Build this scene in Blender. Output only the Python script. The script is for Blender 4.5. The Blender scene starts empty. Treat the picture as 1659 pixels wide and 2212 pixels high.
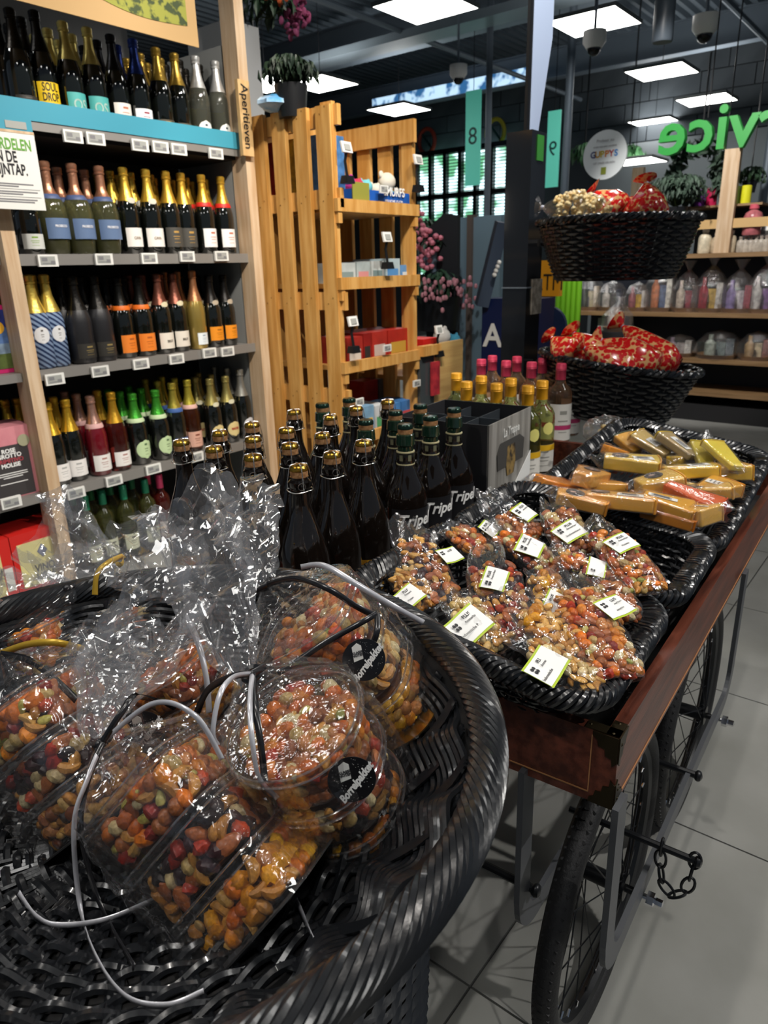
import bpy, math, random
import numpy as np
from mathutils import Matrix, Vector, noise
random.seed(7); rng = np.random.RandomState(11)
SC = bpy.context.scene; COL = SC.collection
PI = math.pi
# ---------------------------------------------------------------- camera
RR = np.array([[0.6168321210457908, -0.26990628324031507, 0.7393704975947781],
               [-0.7866861749340696, -0.18114791446553052, 0.5901781894075647],
               [-0.02535737789585887, -0.9456934129791682, -0.3240693938557897]])
CH = 1.15; FPX = 1540.0; CX, CY = 829.5, 1106.0
cd = bpy.data.cameras.new('camera'); cam = bpy.data.objects.new('camera', cd); COL.objects.link(cam)
cd.sensor_fit = 'VERTICAL'; cd.sensor_height = 36; cd.lens = 36 * FPX / 2212
cd.clip_start = .02; cd.clip_end = 100
cd.dof.use_dof = True; cd.dof.focus_distance = .80; cd.dof.aperture_fstop = 11.0
m = Matrix(((RR[0][0], -RR[0][1], -RR[0][2], 0), (RR[1][0], -RR[1][1], -RR[1][2], 0), (RR[2][0], -RR[2][1], -RR[2][2], CH), (0, 0, 0, 1)))
cam.matrix_world = m; SC.camera = cam
# ---------------------------------------------------------------- world, exposure, lights
SC.view_settings.view_transform = 'Standard'; SC.view_settings.look = 'None'
SC.view_settings.gamma = 1; SC.view_settings.exposure = 0.0; SC.view_settings.use_curve_mapping = False
SC.cycles.transparent_max_bounces = 32; SC.cycles.max_bounces = 10; SC.cycles.caustics_reflective = False
SC.cycles.caustics_refractive = False; SC.cycles.sample_clamp_indirect = 4
W = bpy.data.worlds.new('world'); SC.world = W; W.use_nodes = True
W.node_tree.nodes['Background'].inputs[0].default_value = (.55, .68, .85, 1)
W.node_tree.nodes['Background'].inputs[1].default_value = .14

def lamp(name, kind, loc, target, power, size=.1, col=(1, .93, .84), spot=60, blend=.4):
    l = bpy.data.lights.new(name, kind); l.energy = power; l.color = col
    if kind == 'AREA': l.size = size
    else: l.shadow_soft_size = size
    if kind == 'SPOT': l.spot_size = math.radians(spot); l.spot_blend = blend
    o = bpy.data.objects.new(name, l); COL.objects.link(o); o.location = loc
    o.rotation_euler = (Vector(target) - Vector(loc)).to_track_quat('-Z', 'Y').to_euler()
    return o
# track spots of the shop ceiling (small round fittings above the cart, the bowl and the wine shelves)
lamp('spot_cart', 'SPOT', (1.9, -1.9, 2.75), (.9, .55, .35), 195, .035, (1, .97, .92), 50)
lamp('spot_bowl', 'SPOT', (.9, .75, 2.9), (.42, .5, .7), 60, .035, (1, .94, .87), 50)
lamp('spot_bowl', 'SPOT', (-.7, 1.2, 2.9), (.4, .55, .7), 50, .035, (1, .95, .88), 45)
lamp('spot_bowl', 'SPOT', (-.5, -.6, 2.9), (.6, .5, .7), 28, .035, (1, .97, .93), 60)
lamp('spot_bottles', 'SPOT', (1.55, .15, 2.9), (1.3, .85, .7), 48, .03, (1, .95, .88), 55)
for i, x in enumerate((1.0, 1.75, 2.5)):
    lamp('spot_shelf', 'SPOT', (x - .2, .85, 2.9), (x, 2.65, .70), 135, .03, (1, .93, .84), 75)
lamp('spot_rack', 'SPOT', (1.6, 1.0, 2.9), (2.5, 2.2, 1.1), 95, .03, (1, .9, .76), 50)
lamp('spot_gifts', 'SPOT', (3.6, 1.4, 2.9), (5.8, 1.6, 1.2), 300, .05, (1, .95, .9), 46)
lamp('fill_entrance', 'SPOT', (3.4, 2.2, 2.9), (5.2, 3.7, 1.0), 110, .05, (.9, .96, 1), 60)  # added fill light to brighten the dark steel cabinet, not a shop fitting
lamp('spot_baskets', 'SPOT', (1.7, .4, 2.8), (1.9, .75, .95), 42, .03, (1, .95, .9), 50)

# ---------------------------------------------------------------- pixel -> place on a real plane
def ray(px, py):
    w = RR @ np.array([px - CX, py - CY, FPX]); return w / np.linalg.norm(w)
def hit(px, py, p0, nn):
    r = ray(px, py); C = np.array([0, 0, CH]); t = (np.array(p0) - C).dot(nn) / r.dot(nn); return C + t * r
def at_z(px, py, z): return hit(px, py, (0, 0, z), np.array([0, 0, 1.]))
def at_y(px, py, y): return hit(px, py, (0, y, 0), np.array([0, 1., 0]))
def at_x(px, py, x): return hit(px, py, (x, 0, 0), np.array([1., 0, 0]))
def at_d(px, py, dep): return RR @ (np.array([px - CX, py - CY, FPX]) / FPX * dep) + np.array([0, 0, CH])
VIEW = RR[:, 2].copy()

# ---------------------------------------------------------------- mesh helpers
def rotm(axis, a):
    return np.array(Matrix.Rotation(a, 3, Vector(axis)))
def frame(x, z):  # orthonormal matrix, columns x, y, z
    z = np.asarray(z, float); z = z / np.linalg.norm(z); x = np.asarray(x, float); x = x - x.dot(z) * z
    x = x / np.linalg.norm(x); return np.array([x, np.cross(z, x), z]).T
class G:
    def __init__(s): s.v = []; s.f = []; s.m = []; s.c = []; s.n = 0
    def add(s, v, f, mi=0, col=None):
        v = np.asarray(v, float).reshape(-1, 3); s.v.append(v)
        n = s.n; s.f.extend([tuple(i + n for i in q) for q in f]); s.m.extend([mi] * len(f)); s.n += len(v)
        s.c.append(np.tile(np.array((1, 1, 1) if col is None else col, float), (len(v), 1)))
        return s
    def box(s, c, d, R=None, mi=0, col=None, taper=1):
        x, y, z = [k / 2 for k in d]; t = taper
        v = np.array([(-x, -y, -z), (x, -y, -z), (x, y, -z), (-x, y, -z), (-x * t, -y * t, z), (x * t, -y * t, z), (x * t, y * t, z), (-x * t, y * t, z)])
        if R is not None: v = v @ np.asarray(R).T
        return s.add(v + np.array(c), [(0, 3, 2, 1), (4, 5, 6, 7), (0, 1, 5, 4), (1, 2, 6, 5), (2, 3, 7, 6), (3, 0, 4, 7)], mi, col)
    def bb(s, a, b, mi=0):
        a = np.array(a, float); b = np.array(b, float); return s.box((a + b) / 2, np.abs(b - a), mi=mi)
    def tube(s, P, r, k=6, closed=False, mi=0, flat=None, col=None):
        P = np.asarray(P, float); n = len(P); r = np.broadcast_to(np.asarray(r, float), (n,))
        T = (np.roll(P, -1, 0) - np.roll(P, 1, 0)) if closed else np.gradient(P, axis=0)
        T /= np.maximum(np.linalg.norm(T, axis=1), 1e-9)[:, None]
        N = np.zeros_like(P); a = np.array([0, 0, 1.]) if abs(T[0][2]) < .9 else np.array([1., 0, 0])
        if flat is not None: a = np.array(flat, float)
        u = a - a.dot(T[0]) * T[0]; u /= np.linalg.norm(u); N[0] = u
        for i in range(1, n):
            u = (a if flat is not None else u); u = u - u.dot(T[i]) * T[i]; l = np.linalg.norm(u)
            u = u / l if l > 1e-6 else N[i - 1]; N[i] = u
        B = np.cross(T, N); th = np.arange(k) / k * 2 * PI
        V = P[:, None] + r[:, None, None] * (np.cos(th)[None, :, None] * N[:, None] + np.sin(th)[None, :, None] * B[:, None])
        F = []
        for i in range(n if closed else n - 1):
            j = (i + 1) % n
            for q in range(k): F.append((i * k + q, i * k + (q + 1) % k, j * k + (q + 1) % k, j * k + q))
        if not closed: F.append(tuple(range(k))[::-1]); F.append(tuple((n - 1) * k + q for q in range(k)))
        return s.add(V, F, mi, col)
    def strip(s, P, w, t, nrm, mi=0):  # flat band along P, width w across, thickness t along nrm
        P = np.asarray(P, float); n = len(P); T = np.gradient(P, axis=0); T /= np.linalg.norm(T, axis=1)[:, None]
        nrm = np.broadcast_to(np.asarray(nrm, float), P.shape); B = np.cross(T, nrm); B /= np.maximum(np.linalg.norm(B, axis=1), 1e-6)[:, None]
        N = np.cross(B, T)
        V = np.stack([P - B * w / 2 - N * t / 2, P + B * w / 2 - N * t / 2, P + B * w / 2 + N * t / 2, P - B * w / 2 + N * t / 2], 1)
        F = []
        for i in range(n - 1):
            for q in range(4): F.append((i * 4 + q, i * 4 + (q + 1) % 4, i * 4 + 4 + (q + 1) % 4, i * 4 + 4 + q))
        F += [(3, 2, 1, 0), tuple((n - 1) * 4 + q for q in range(4))]
        return s.add(V, F, mi)
    def lathe(s, prof, k=24, c=(0, 0, 0), R=None, mi=0, a0=0, a1=2 * PI, sq=2, cap=True):
        full = abs(a1 - a0) > 6.28; th = a0 + np.arange(k if full else k + 1) / k * (a1 - a0); kk = len(th)
        cs, sn = np.cos(th), np.sin(th)
        if sq != 2: q = (np.abs(cs) ** sq + np.abs(sn) ** sq) ** (-1 / sq); cs, sn = cs * q, sn * q
        V = np.array([[(r * cs[i], r * sn[i], z) for i in range(kk)] for r, z in prof]).reshape(-1, 3)
        F = []
        for i in range(len(prof) - 1):
            for q in range(kk if full else kk - 1): F.append((i * kk + q, i * kk + (q + 1) % kk, (i + 1) * kk + (q + 1) % kk, (i + 1) * kk + q))
        if full and cap:
            if prof[0][0] > 1e-6: F.append(tuple(range(kk))[::-1])
            if prof[-1][0] > 1e-6: F.append(tuple((len(prof) - 1) * kk + q for q in range(kk)))
        if R is not None: V = V @ np.asarray(R).T
        return s.add(V + np.array(c), F, mi)
    def ell(s, c, rad, R=None, nu=10, nv=7, mi=0, col=None, fn=None):
        V = [(0, 0, -1)]; 
        for j in range(1, nv):
            p = -PI / 2 + PI * j / nv
            for i in range(nu): a = 2 * PI * i / nu; V.append((math.cos(p) * math.cos(a), math.cos(p) * math.sin(a), math.sin(p)))
        V.append((0, 0, 1)); V = np.array(V)
        if fn: V = fn(V)
        V = V * np.array(rad); F = []
        for i in range(nu): F.append((0, 1 + (i + 1) % nu, 1 + i)); F.append((len(V) - 1, 1 + (nv - 2) * nu + i, 1 + (nv - 2) * nu + (i + 1) % nu))
        for j in range(nv - 2):
            for i in range(nu): a = 1 + j * nu; F.append((a + i, a + (i + 1) % nu, a + nu + (i + 1) % nu, a + nu + i))
        if R is not None: V = V @ np.asarray(R).T
        return s.add(V + np.array(c), F, mi, col)
    def grid(s, P, mi=0, closed=False):  # P [n,m,3]
        P = np.asarray(P, float); n, k = P.shape[:2]; F = []
        for i in range(n - 1):
            for q in range(k if closed else k - 1): F.append((i * k + q, i * k + (q + 1) % k, (i + 1) * k + (q + 1) % k, (i + 1) * k + q))
        return s.add(P, F, mi)
    def poly(s, pts2, t, c, R, mi=0):  # extruded outline; local x,y plane, thickness along z
        n = len(pts2); V = [(x, y, -t / 2) for x, y in pts2] + [(x, y, t / 2) for x, y in pts2]
        F = [tuple(range(n))[::-1], tuple(range(n, 2 * n))] + [(i, (i + 1) % n, n + (i + 1) % n, n + i) for i in range(n)]
        return s.add(np.array(V) @ np.asarray(R).T + np.array(c), F, mi)
    def build(s, name, mats, parent=None, smooth=True, kind=None, label=None, angle=40):
        me = bpy.data.meshes.new(name); V = np.concatenate(s.v) if s.v else np.zeros((0, 3))
        me.from_pydata(V.tolist(), [], s.f)
        mats = mats if isinstance(mats, (list, tuple)) else [mats]
        for mm in mats: me.materials.append(mm)
        if len(mats) > 1: me.polygons.foreach_set('material_index', s.m)
        C = np.concatenate(s.c)
        if (C != 1).any():
            at = me.color_attributes.new('Col', 'FLOAT_COLOR', 'POINT')
            at.data.foreach_set('color', np.concatenate([C, np.ones((len(C), 1))], 1).ravel())
        if smooth:
            me.polygons.foreach_set('use_smooth', [True] * len(me.polygons))
            if angle < 180: me.set_sharp_from_angle(angle=math.radians(angle))
        o = bpy.data.objects.new(name, me); COL.objects.link(o); adopt(o, parent)
        if kind: o['kind'] = kind
        if label: o['label'] = label
        return o
def adopt(o, parent):
    if parent is None: return
    o.parent = parent
    if parent.type == 'EMPTY': o.matrix_parent_inverse = parent.matrix_basis.inverted()
def tag(o, label, cat, group=None):
    o['label'] = label; o['category'] = cat
    if group: o['group'] = group
    return o
def thing(name, loc, label=None, cat=None, group=None):
    o = bpy.data.objects.new(name, None); COL.objects.link(o); o.location = tuple(loc); o.empty_display_size = .05
    o.matrix_basis = Matrix.Translation(Vector(tuple(loc)))
    if label: tag(o, label, cat, group)
    return o
def kids(o): return [c for c in bpy.data.objects if c.parent == o]
def copy_tree(o, M=None, _k=None):
    c = o.copy(); COL.objects.link(c)
    if M is not None: c.matrix_basis = M
    for ch in _k if _k is not None else kids(o):
        d = copy_tree(ch); d.parent = c
    return c
_km = {}
def instance(proto, M, label=None, group=None):
    if proto.name not in _km: _km[proto.name] = kids(proto)
    if not proto.get('used'):
        proto['used'] = 1; o = proto; o.matrix_basis = M
    else:
        o = copy_tree(proto, M, _km[proto.name])
        if 'used' in o: del o['used']
    if label: o['label'] = label
    if group: o['group'] = group
    return o
def RT(R, t, s=1):
    M = Matrix.Identity(4)
    for i in range(3):
        for j in range(3): M[i][j] = float(R[i][j]) * s
        M[i][3] = float(t[i])
    return M
def TZ(t, a=0, s=1): return RT(rotm((0, 0, 1), a), t, s)
def text(body, size, R, c, mat, parent, name='lettering', ext=.0004, align='CENTER', shear=0, sx=1, bold=0, spacing=1):
    cu = bpy.data.curves.new(name, 'FONT'); cu.body = body; cu.size = size; cu.extrude = ext; cu.align_x = align; cu.align_y = 'CENTER'
    cu.shear = shear; cu.offset = bold; cu.resolution_u = 3; cu.space_line = .85; cu.space_character = spacing
    t = bpy.data.objects.new('tmp', cu); me = bpy.data.meshes.new_from_object(t); bpy.data.objects.remove(t)
    R = np.array(R, float); v = np.empty(len(me.vertices) * 3); me.vertices.foreach_get('co', v); v = v.reshape(-1, 3)
    v[:, 0] *= sx; v = v @ R.T + np.array(c); me.vertices.foreach_set('co', v.ravel()); me.name = name
    me.materials.clear(); me.materials.append(mat)
    o = bpy.data.objects.new(name, me); COL.objects.link(o); adopt(o, parent); return o

# ---------------------------------------------------------------- materials
_m = {}
def pm(name, col, rough=.5, metal=0, coat=0, bump=None, var=None, emit=0, attr=False, trans=0, ior=1.45, spec=.5, sss=0):
    if name in _m: return _m[name]
    M = bpy.data.materials.new(name); M.use_nodes = True; nt = M.node_tree; b = nt.nodes['Principled BSDF']; _m[name] = M
    I = b.inputs; I['Base Color'].default_value = (*col, 1); I['Roughness'].default_value = rough; I['Metallic'].default_value = metal
    I['Coat Weight'].default_value = coat; I['Coat Roughness'].default_value = .06; I['Transmission Weight'].default_value = trans; I['IOR'].default_value = ior
    I['Specular IOR Level'].default_value = spec
    if sss: I['Subsurface Weight'].default_value = sss; I['Subsurface Radius'].default_value = (.006, .003, .001); I['Subsurface Scale'].default_value = .6
    if emit: I['Emission Color'].default_value = (*col, 1); I['Emission Strength'].default_value = emit
    co = nt.nodes.new('ShaderNodeTexCoord')
    if var:  # (scale, colour2, detail, stretch)
        n = nt.nodes.new('ShaderNodeTexNoise'); n.inputs['Scale'].default_value = var[0]; n.inputs['Detail'].default_value = 5
        mp = nt.nodes.new('ShaderNodeMapping'); mp.inputs['Scale'].default_value = var[2] if len(var) > 2 else (1, 1, 1)
        r = nt.nodes.new('ShaderNodeValToRGB'); r.color_ramp.elements[0].color = (*col, 1); r.color_ramp.elements[1].color = (*var[1], 1)
        r.color_ramp.elements[0].position = .38; r.color_ramp.elements[1].position = .62
        nt.links.new(co.outputs['Object'], mp.inputs[0]); nt.links.new(mp.outputs[0], n.inputs[0]); nt.links.new(n.outputs[0], r.inputs[0])
        nt.links.new(r.outputs[0], I['Base Color'])
    if attr:
        a = nt.nodes.new('ShaderNodeVertexColor'); a.layer_name = 'Col'; n = nt.nodes.new('ShaderNodeTexNoise'); n.inputs['Scale'].default_value = 420
        mx = nt.nodes.new('ShaderNodeMix'); mx.data_type = 'RGBA'; mx.blend_type = 'MULTIPLY'; mx.inputs[0].default_value = .55
        r = nt.nodes.new('ShaderNodeValToRGB'); r.color_ramp.elements[0].color = (.45, .38, .3, 1); r.color_ramp.elements[1].color = (1, 1, 1, 1)
        r.color_ramp.elements[0].position = .3; r.color_ramp.elements[1].position = .6
        nt.links.new(co.outputs['Object'], n.inputs[0]); nt.links.new(n.outputs[0], r.inputs[0])
        nt.links.new(a.outputs[0], mx.inputs[6]); nt.links.new(r.outputs[0], mx.inputs[7]); nt.links.new(mx.outputs[2], I['Base Color'])
    if bump:
        n = nt.nodes.new('ShaderNodeTexNoise'); n.inputs['Scale'].default_value = bump[0]; n.inputs['Detail'].default_value = 4
        if len(bump) > 2:
            mp = nt.nodes.new('ShaderNodeMapping'); mp.inputs['Scale'].default_value = bump[2]; nt.links.new(co.outputs['Object'], mp.inputs[0]); nt.links.new(mp.outputs[0], n.inputs[0])
        else: nt.links.new(co.outputs['Object'], n.inputs[0])
        bp = nt.nodes.new('ShaderNodeBump'); bp.inputs['Strength'].default_value = bump[1]; bp.inputs['Distance'].default_value = .002
        nt.links.new(n.outputs[0], bp.inputs['Height']); nt.links.new(bp.outputs[0], I['Normal'])
    return M
def film(name, tint=(1, 1, 1), milk=.05, gloss=.10, rough=.07, scale=60, strength=.6, edge=.55):
    M = bpy.data.materials.new(name); M.use_nodes = True; nt = M.node_tree; nt.nodes.clear(); N = nt.nodes.new; Lk = nt.links.new
    out = N('ShaderNodeOutputMaterial'); tr = N('ShaderNodeBsdfTransparent'); tr.inputs[0].default_value = (*tint, 1)
    gl = N('ShaderNodeBsdfGlossy'); gl.inputs['Roughness'].default_value = rough; gl.inputs['Color'].default_value = (1, 1, 1, 1)
    df = N('ShaderNodeBsdfDiffuse'); df.inputs[0].default_value = (.85, .86, .9, 1); tl = N('ShaderNodeBsdfTranslucent'); tl.inputs[0].default_value = (.85, .86, .9, 1)
    co = N('ShaderNodeTexCoord'); hs = []
    for sc_, w in ((scale, 1), (scale * 2.7, .45)):
        n = N('ShaderNodeTexNoise'); n.inputs['Scale'].default_value = sc_; n.inputs['Detail'].default_value = 2; n.inputs['Distortion'].default_value = 1.2
        Lk(co.outputs['Object'], n.inputs[0])
        a = N('ShaderNodeMath'); a.operation = 'SUBTRACT'; a.inputs[1].default_value = .5; Lk(n.outputs[0], a.inputs[0])
        b = N('ShaderNodeMath'); b.operation = 'ABSOLUTE'; Lk(a.outputs[0], b.inputs[0])
        c = N('ShaderNodeMath'); c.operation = 'MULTIPLY'; c.inputs[1].default_value = w; Lk(b.outputs[0], c.inputs[0]); hs.append(c)
    ad = N('ShaderNodeMath'); ad.operation = 'ADD'; Lk(hs[0].outputs[0], ad.inputs[0]); Lk(hs[1].outputs[0], ad.inputs[1])
    bp = N('ShaderNodeBump'); bp.inputs['Strength'].default_value = strength; bp.inputs['Distance'].default_value = .006
    Lk(ad.outputs[0], bp.inputs['Height'])
    for s_ in (gl, df, tl): Lk(bp.outputs[0], s_.inputs['Normal'])
    lw = N('ShaderNodeLayerWeight'); lw.inputs[0].default_value = .35; Lk(bp.outputs[0], lw.inputs['Normal'])
    mr = N('ShaderNodeMapRange'); mr.inputs['To Min'].default_value = gloss; mr.inputs['To Max'].default_value = edge; Lk(lw.outputs['Facing'], mr.inputs[0])
    m0 = N('ShaderNodeMixShader'); m0.inputs[0].default_value = .5; Lk(df.outputs[0], m0.inputs[1]); Lk(tl.outputs[0], m0.inputs[2])
    m1 = N('ShaderNodeMixShader'); m1.inputs[0].default_value = milk; Lk(tr.outputs[0], m1.inputs[1]); Lk(m0.outputs[0], m1.inputs[2])
    m2 = N('ShaderNodeMixShader'); Lk(mr.outputs[0], m2.inputs[0]); Lk(m1.outputs[0], m2.inputs[1]); Lk(gl.outputs[0], m2.inputs[2]); Lk(m2.outputs[0], out.inputs[0])
    _m[name] = M; return M
def stripes(name, c1, c2, scale, rot=(0, 0, 0), rough=.3, kind='WAVE', metal=0, dist=0, emit=0):
    M = pm(name, c1, rough, metal); nt = M.node_tree; co = nt.nodes.new('ShaderNodeTexCoord'); mp = nt.nodes.new('ShaderNodeMapping'); mp.inputs['Rotation'].default_value = rot
    if kind == 'WAVE': w = nt.nodes.new('ShaderNodeTexWave'); w.inputs['Scale'].default_value = scale; w.inputs['Distortion'].default_value = dist
    elif kind == 'VOR': w = nt.nodes.new('ShaderNodeTexVoronoi'); w.inputs['Scale'].default_value = scale
    else: w = nt.nodes.new('ShaderNodeTexNoise'); w.inputs['Scale'].default_value = scale
    r = nt.nodes.new('ShaderNodeValToRGB'); r.color_ramp.elements[0].color = (*c1, 1); r.color_ramp.elements[1].color = (*c2, 1)
    r.color_ramp.elements[0].position = .42; r.color_ramp.elements[1].position = .52
    nt.links.new(co.outputs['Object'], mp.inputs[0]); nt.links.new(mp.outputs[0], w.inputs[0]); nt.links.new(w.outputs[0], r.inputs[0])
    b = nt.nodes['Principled BSDF']; nt.links.new(r.outputs[0], b.inputs['Base Color'])
    if emit: nt.links.new(r.outputs[0], b.inputs['Emission Color']); b.inputs['Emission Strength'].default_value = emit
    return M
def srgb(h):
    return tuple((lambda x: x / 12.92 if x <= .04045 else ((x + .055) / 1.055) ** 2.4)(int(h[i:i + 2], 16) / 255) for i in (0, 2, 4))
S = srgb
wicker = pm('black_wicker', (.009, .010, .012), .27, bump=(160, .10), spec=.6, coat=.25)
wood_l = pm('pale_pine', S('cbb396'), .55, var=(5, S('b89a78'), (9, 9, .7)), bump=(60, .2))
wood_o = pm('honey_pine', S('d0a05c'), .5, var=(5, S('ba8540'), (8, 8, .8)), bump=(60, .2))
wood_d = pm('mahogany', S('6e3a2a'), .36, var=(9, S('4a2318'), (.6, 8, 8)), coat=.15, bump=(90, .2, (.3, 4, 4)))
brass = pm('aged_brass', S('3a3222'), .4, .8)
black_metal = pm('black_metal', (.012, .013, .015), .35, .3)
rubber = pm('black_rubber', (.012, .012, .013), .6, bump=(300, .4))
chrome = pm('chrome', (.7, .7, .72), .18, 1)
steel = pm('shelf_steel', S('8f8c88'), .4, .4)
white = pm('white_paper', S('e8e8e6'), .6); offw = pm('white_plastic', S('dcdcd8'), .4)
ink = pm('black_ink', (.012, .012, .014), .5); grey = pm('grey_ink', S('77777a'), .6)
screen = pm('tag_screen', S('9a9c98'), .4)
concrete = pm('polished_concrete', S('92928e'), .40, var=(3.5, S('84847f'),), bump=(120, .06), spec=.4)
cello = film('cellophane', milk=.022, gloss=.05, scale=16, strength=.55, rough=.05, edge=.42)
bagfilm = film('bag_film', milk=.03, gloss=.045, scale=22, strength=.5, rough=.07, edge=.35)
cello2 = film('cellophane_loose', milk=.075, gloss=.055, scale=11, strength=.45, rough=.05, edge=.45)
tubp = film('tub_plastic', milk=.01, gloss=.025, scale=24, strength=.6, rough=.07, edge=.42)
nutmat = pm('nuts', (1, 1, 1), .38, attr=True, bump=(260, .35), spec=.45, coat=.15)

# ---------------------------------------------------------------- setting
def struct(g, name, mat, smooth=False, label=None):
    o = g.build(name, mat, smooth=smooth); o['kind'] = 'structure'
    if label: o['label'] = label
    return o
g = G(); g.bb((-6, -8, -.06), (16, 12, -.006)); floor = struct(g, 'floor', pm('joint_filler', (.05, .05, .05), .8))
xs = [-5.085 + .585 * i for i in range(34)]
slab = None
for i, x in enumerate(xs[:-1]):
    for j in range(-3, 7):
        yy = -.72 + 1.17 * j; 
        if slab is None:
            g = G(); g.box((0, 0, -.004), (.581, 1.166, .008)); slab = g.build('floor_slab', concrete, floor, smooth=False); o = slab
        else: o = slab.copy(); COL.objects.link(o)
        o.location = (x + .29, yy + .585, 0)
# walls
blk = pm('grey_block', S('4b5258'), .7, var=(2, S('3f464c')), bump=(40, .3))
g = G(); g.bb((12.0, -3, 0), (12.2, 12, 5.2)); struct(g, 'wall_back', pm('block_mortar', S('2e3338'), .9))
wb = bpy.data.objects['wall_back']; blockp = None
for r_ in range(8):
    for c_ in range(17):
        if r_ * 17 + c_ > 290: break
        y = -.4 + c_ * .72 + (r_ % 2) * .36; z = 3.0 + r_ * .27
        if blockp is None:
            g = G(); g.box((0, 0, 0), (.03, .705, .256)); blockp = g.build('block', blk, wb, smooth=False); o = blockp
        else: o = blockp.copy(); COL.objects.link(o)
        o.location = (11.985, y, z)
g = G(); g.bb((11.93, -3, 0), (12, 5.0, 2.85)); struct(g, 'wall_lower', pm('grey_panel', S('7d8488'), .7))
g = G(); g.bb((-3, 11.5, 0), (12, 11.7, 5.2)); struct(g, 'wall_left', pm('dark_wall', S('3a3f44'), .8))
# ceiling: trapezoid deck + beams
g = G(); deck = pm('dark_deck', S('4c565f'), .5, .3)
yv = np.arange(-5, 12, .15); P = []
for i, y in enumerate(yv):
    P += [(y, 4.25), (y + .05, 4.25), (y + .07, 4.31), (y + .13, 4.31)]
P = np.array([(q[0], q[1]) for q in P]); Pg = np.stack([np.stack([np.full(len(P), x), P[:, 0], P[:, 1]], 1) for x in (-4, 12.2)])
g.grid(Pg); struct(g, 'ceiling', deck)
beam = pm('grey_beam', S('66717c'), .5, .2); darkbeam = pm('dark_beam', S('2a3036'), .5, .2)
def ibeam(a, b, h, w, name, label, mat=beam):
    a = np.array(a, float); b = np.array(b, float); d_ = b - a; L_ = np.linalg.norm(d_); R = frame(d_ / L_, (0, 0, 1)); g = G(); c = (a + b) / 2
    g.box(c, (L_, .012, h), R); g.box(c + [0, 0, h / 2], (L_, w, .014), R); g.box(c - [0, 0, h / 2], (L_, w, .014), R)
    return tag(g.build(name, mat, smooth=False), label, 'beam')
ibeam((8.2, -4, 3.9), (8.2, 11.4, 3.9), .42, .2, 'steel_beam', 'deep grey steel roof beam crossing above the checkout signs')
ibeam((5.6, -4, 4.0), (5.6, 11.4, 4.0), .30, .16, 'steel_beam', 'grey steel roof beam nearest the camera, above the hanging baskets', darkbeam)
ibeam((10.6, -4, 3.8), (10.6, 11.4, 3.8), .35, .18, 'steel_beam', 'far grey steel roof beam in front of the block wall')
for i, (y, z) in enumerate(((2.4, 3.55), (5.2, 3.5))):
    g = G(); g.tube([(3, y, z), (11.6, y, z)], .03, 8); tag(g.build('ceiling_pipe', beam), ['thin grey ceiling pipe running beside the round sensor', 'thin grey ceiling pipe running toward the checkout signs'][i], 'pipe')
# cable tray and skylight strip
g = G(); g.bb((7.0, -3, 3.42), (7.3, 9, 3.44)); g.bb((7.0, -3, 3.44), (7.02, 9, 3.5)); g.bb((7.28, -3, 3.44), (7.3, 9, 3.5))
tag(g.build('cable_tray', pm('galvanised', S('76828a'), .45, .4, bump=(25, .4)), smooth=False), 'long galvanised cable tray hung under the roof', 'cable tray')
sky_em = stripes('daylight_glass', S('2f5f8e'), S('bcdcf5'), 5, kind='N', emit=1.1)
g = G(); g.bb((10.0, 5.2, 3.52), (10.02, 8.0, 3.68)); struct(g, 'window_3', sky_em)
# ceiling light panels
glow = pm('light_panel', (1, .985, .95), .5, emit=11)
fr = pm('panel_frame', S('6b6f70'), .5)
g = G(); g.box((0, 0, -.008), (.60, .60, .01)); panel = None
LP = [(1283, 45, 'largest square ceiling light panel, above the right side of the black column'), (1430, 153, 'second ceiling light panel behind the largest one'),
      (1527, 214, 'third ceiling light panel, just above the green letters'), (1415, 262, 'small far ceiling light panel left of the green letters'),
      (920, 12, 'ceiling light panel at the upper edge, with a jagged near side'), (862, 235, 'ceiling light panel above the pine rack with toys'),
      (692, 179, 'ceiling light panel right behind the potted plant'), (573, 179, 'ceiling light panel left behind the potted plant'), (1372, 347, 'tiny far ceiling light panel over the wooden post')]
for i, (px, py, lab) in enumerate(LP):
    z = 3.1 if i != 8 else 2.75
    p = at_z(px, py, z); 
    if i == 8: p = at_x(px, py, 9.6)
    if panel is None:
        panel = thing('ceiling_light', (0, 0, 0)); g.build('diffuser', glow, panel, smooth=False)
        h = G()
        for s_ in (-1, 1): h.box((s_ * .305, 0, 0), (.012, .62, .03)); h.box((0, s_ * .305, 0), (.62, .012, .03))
        h.build('light_frame', fr, panel, smooth=False)
        h = G(); h.tube([(0, 0, .01), (0, 0, 1.0)], .004, 5); h.build('hanger', black_metal, panel)
        panel['category'] = 'ceiling light'
    instance(panel, TZ(p), lab, 'square ceiling light panels')
for i, (x, y) in enumerate(((0.2, 3.0), (-.6, -.4), (2.4, -1.2), (3.6, 1.1), (5.0, -1.5), (-2.2, 1.5))):  # the same row of panels, continuing over the shopper
    instance(panel, TZ((x, y, 3.1)), 'ceiling light panel outside the picture, ' + ['left behind the wine shelf', 'straight above the shopper', 'right over the open aisle', 'above the cart end', 'far right over the aisle', 'behind the shopper'][i], 'ceiling panels over the near aisle')
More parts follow.
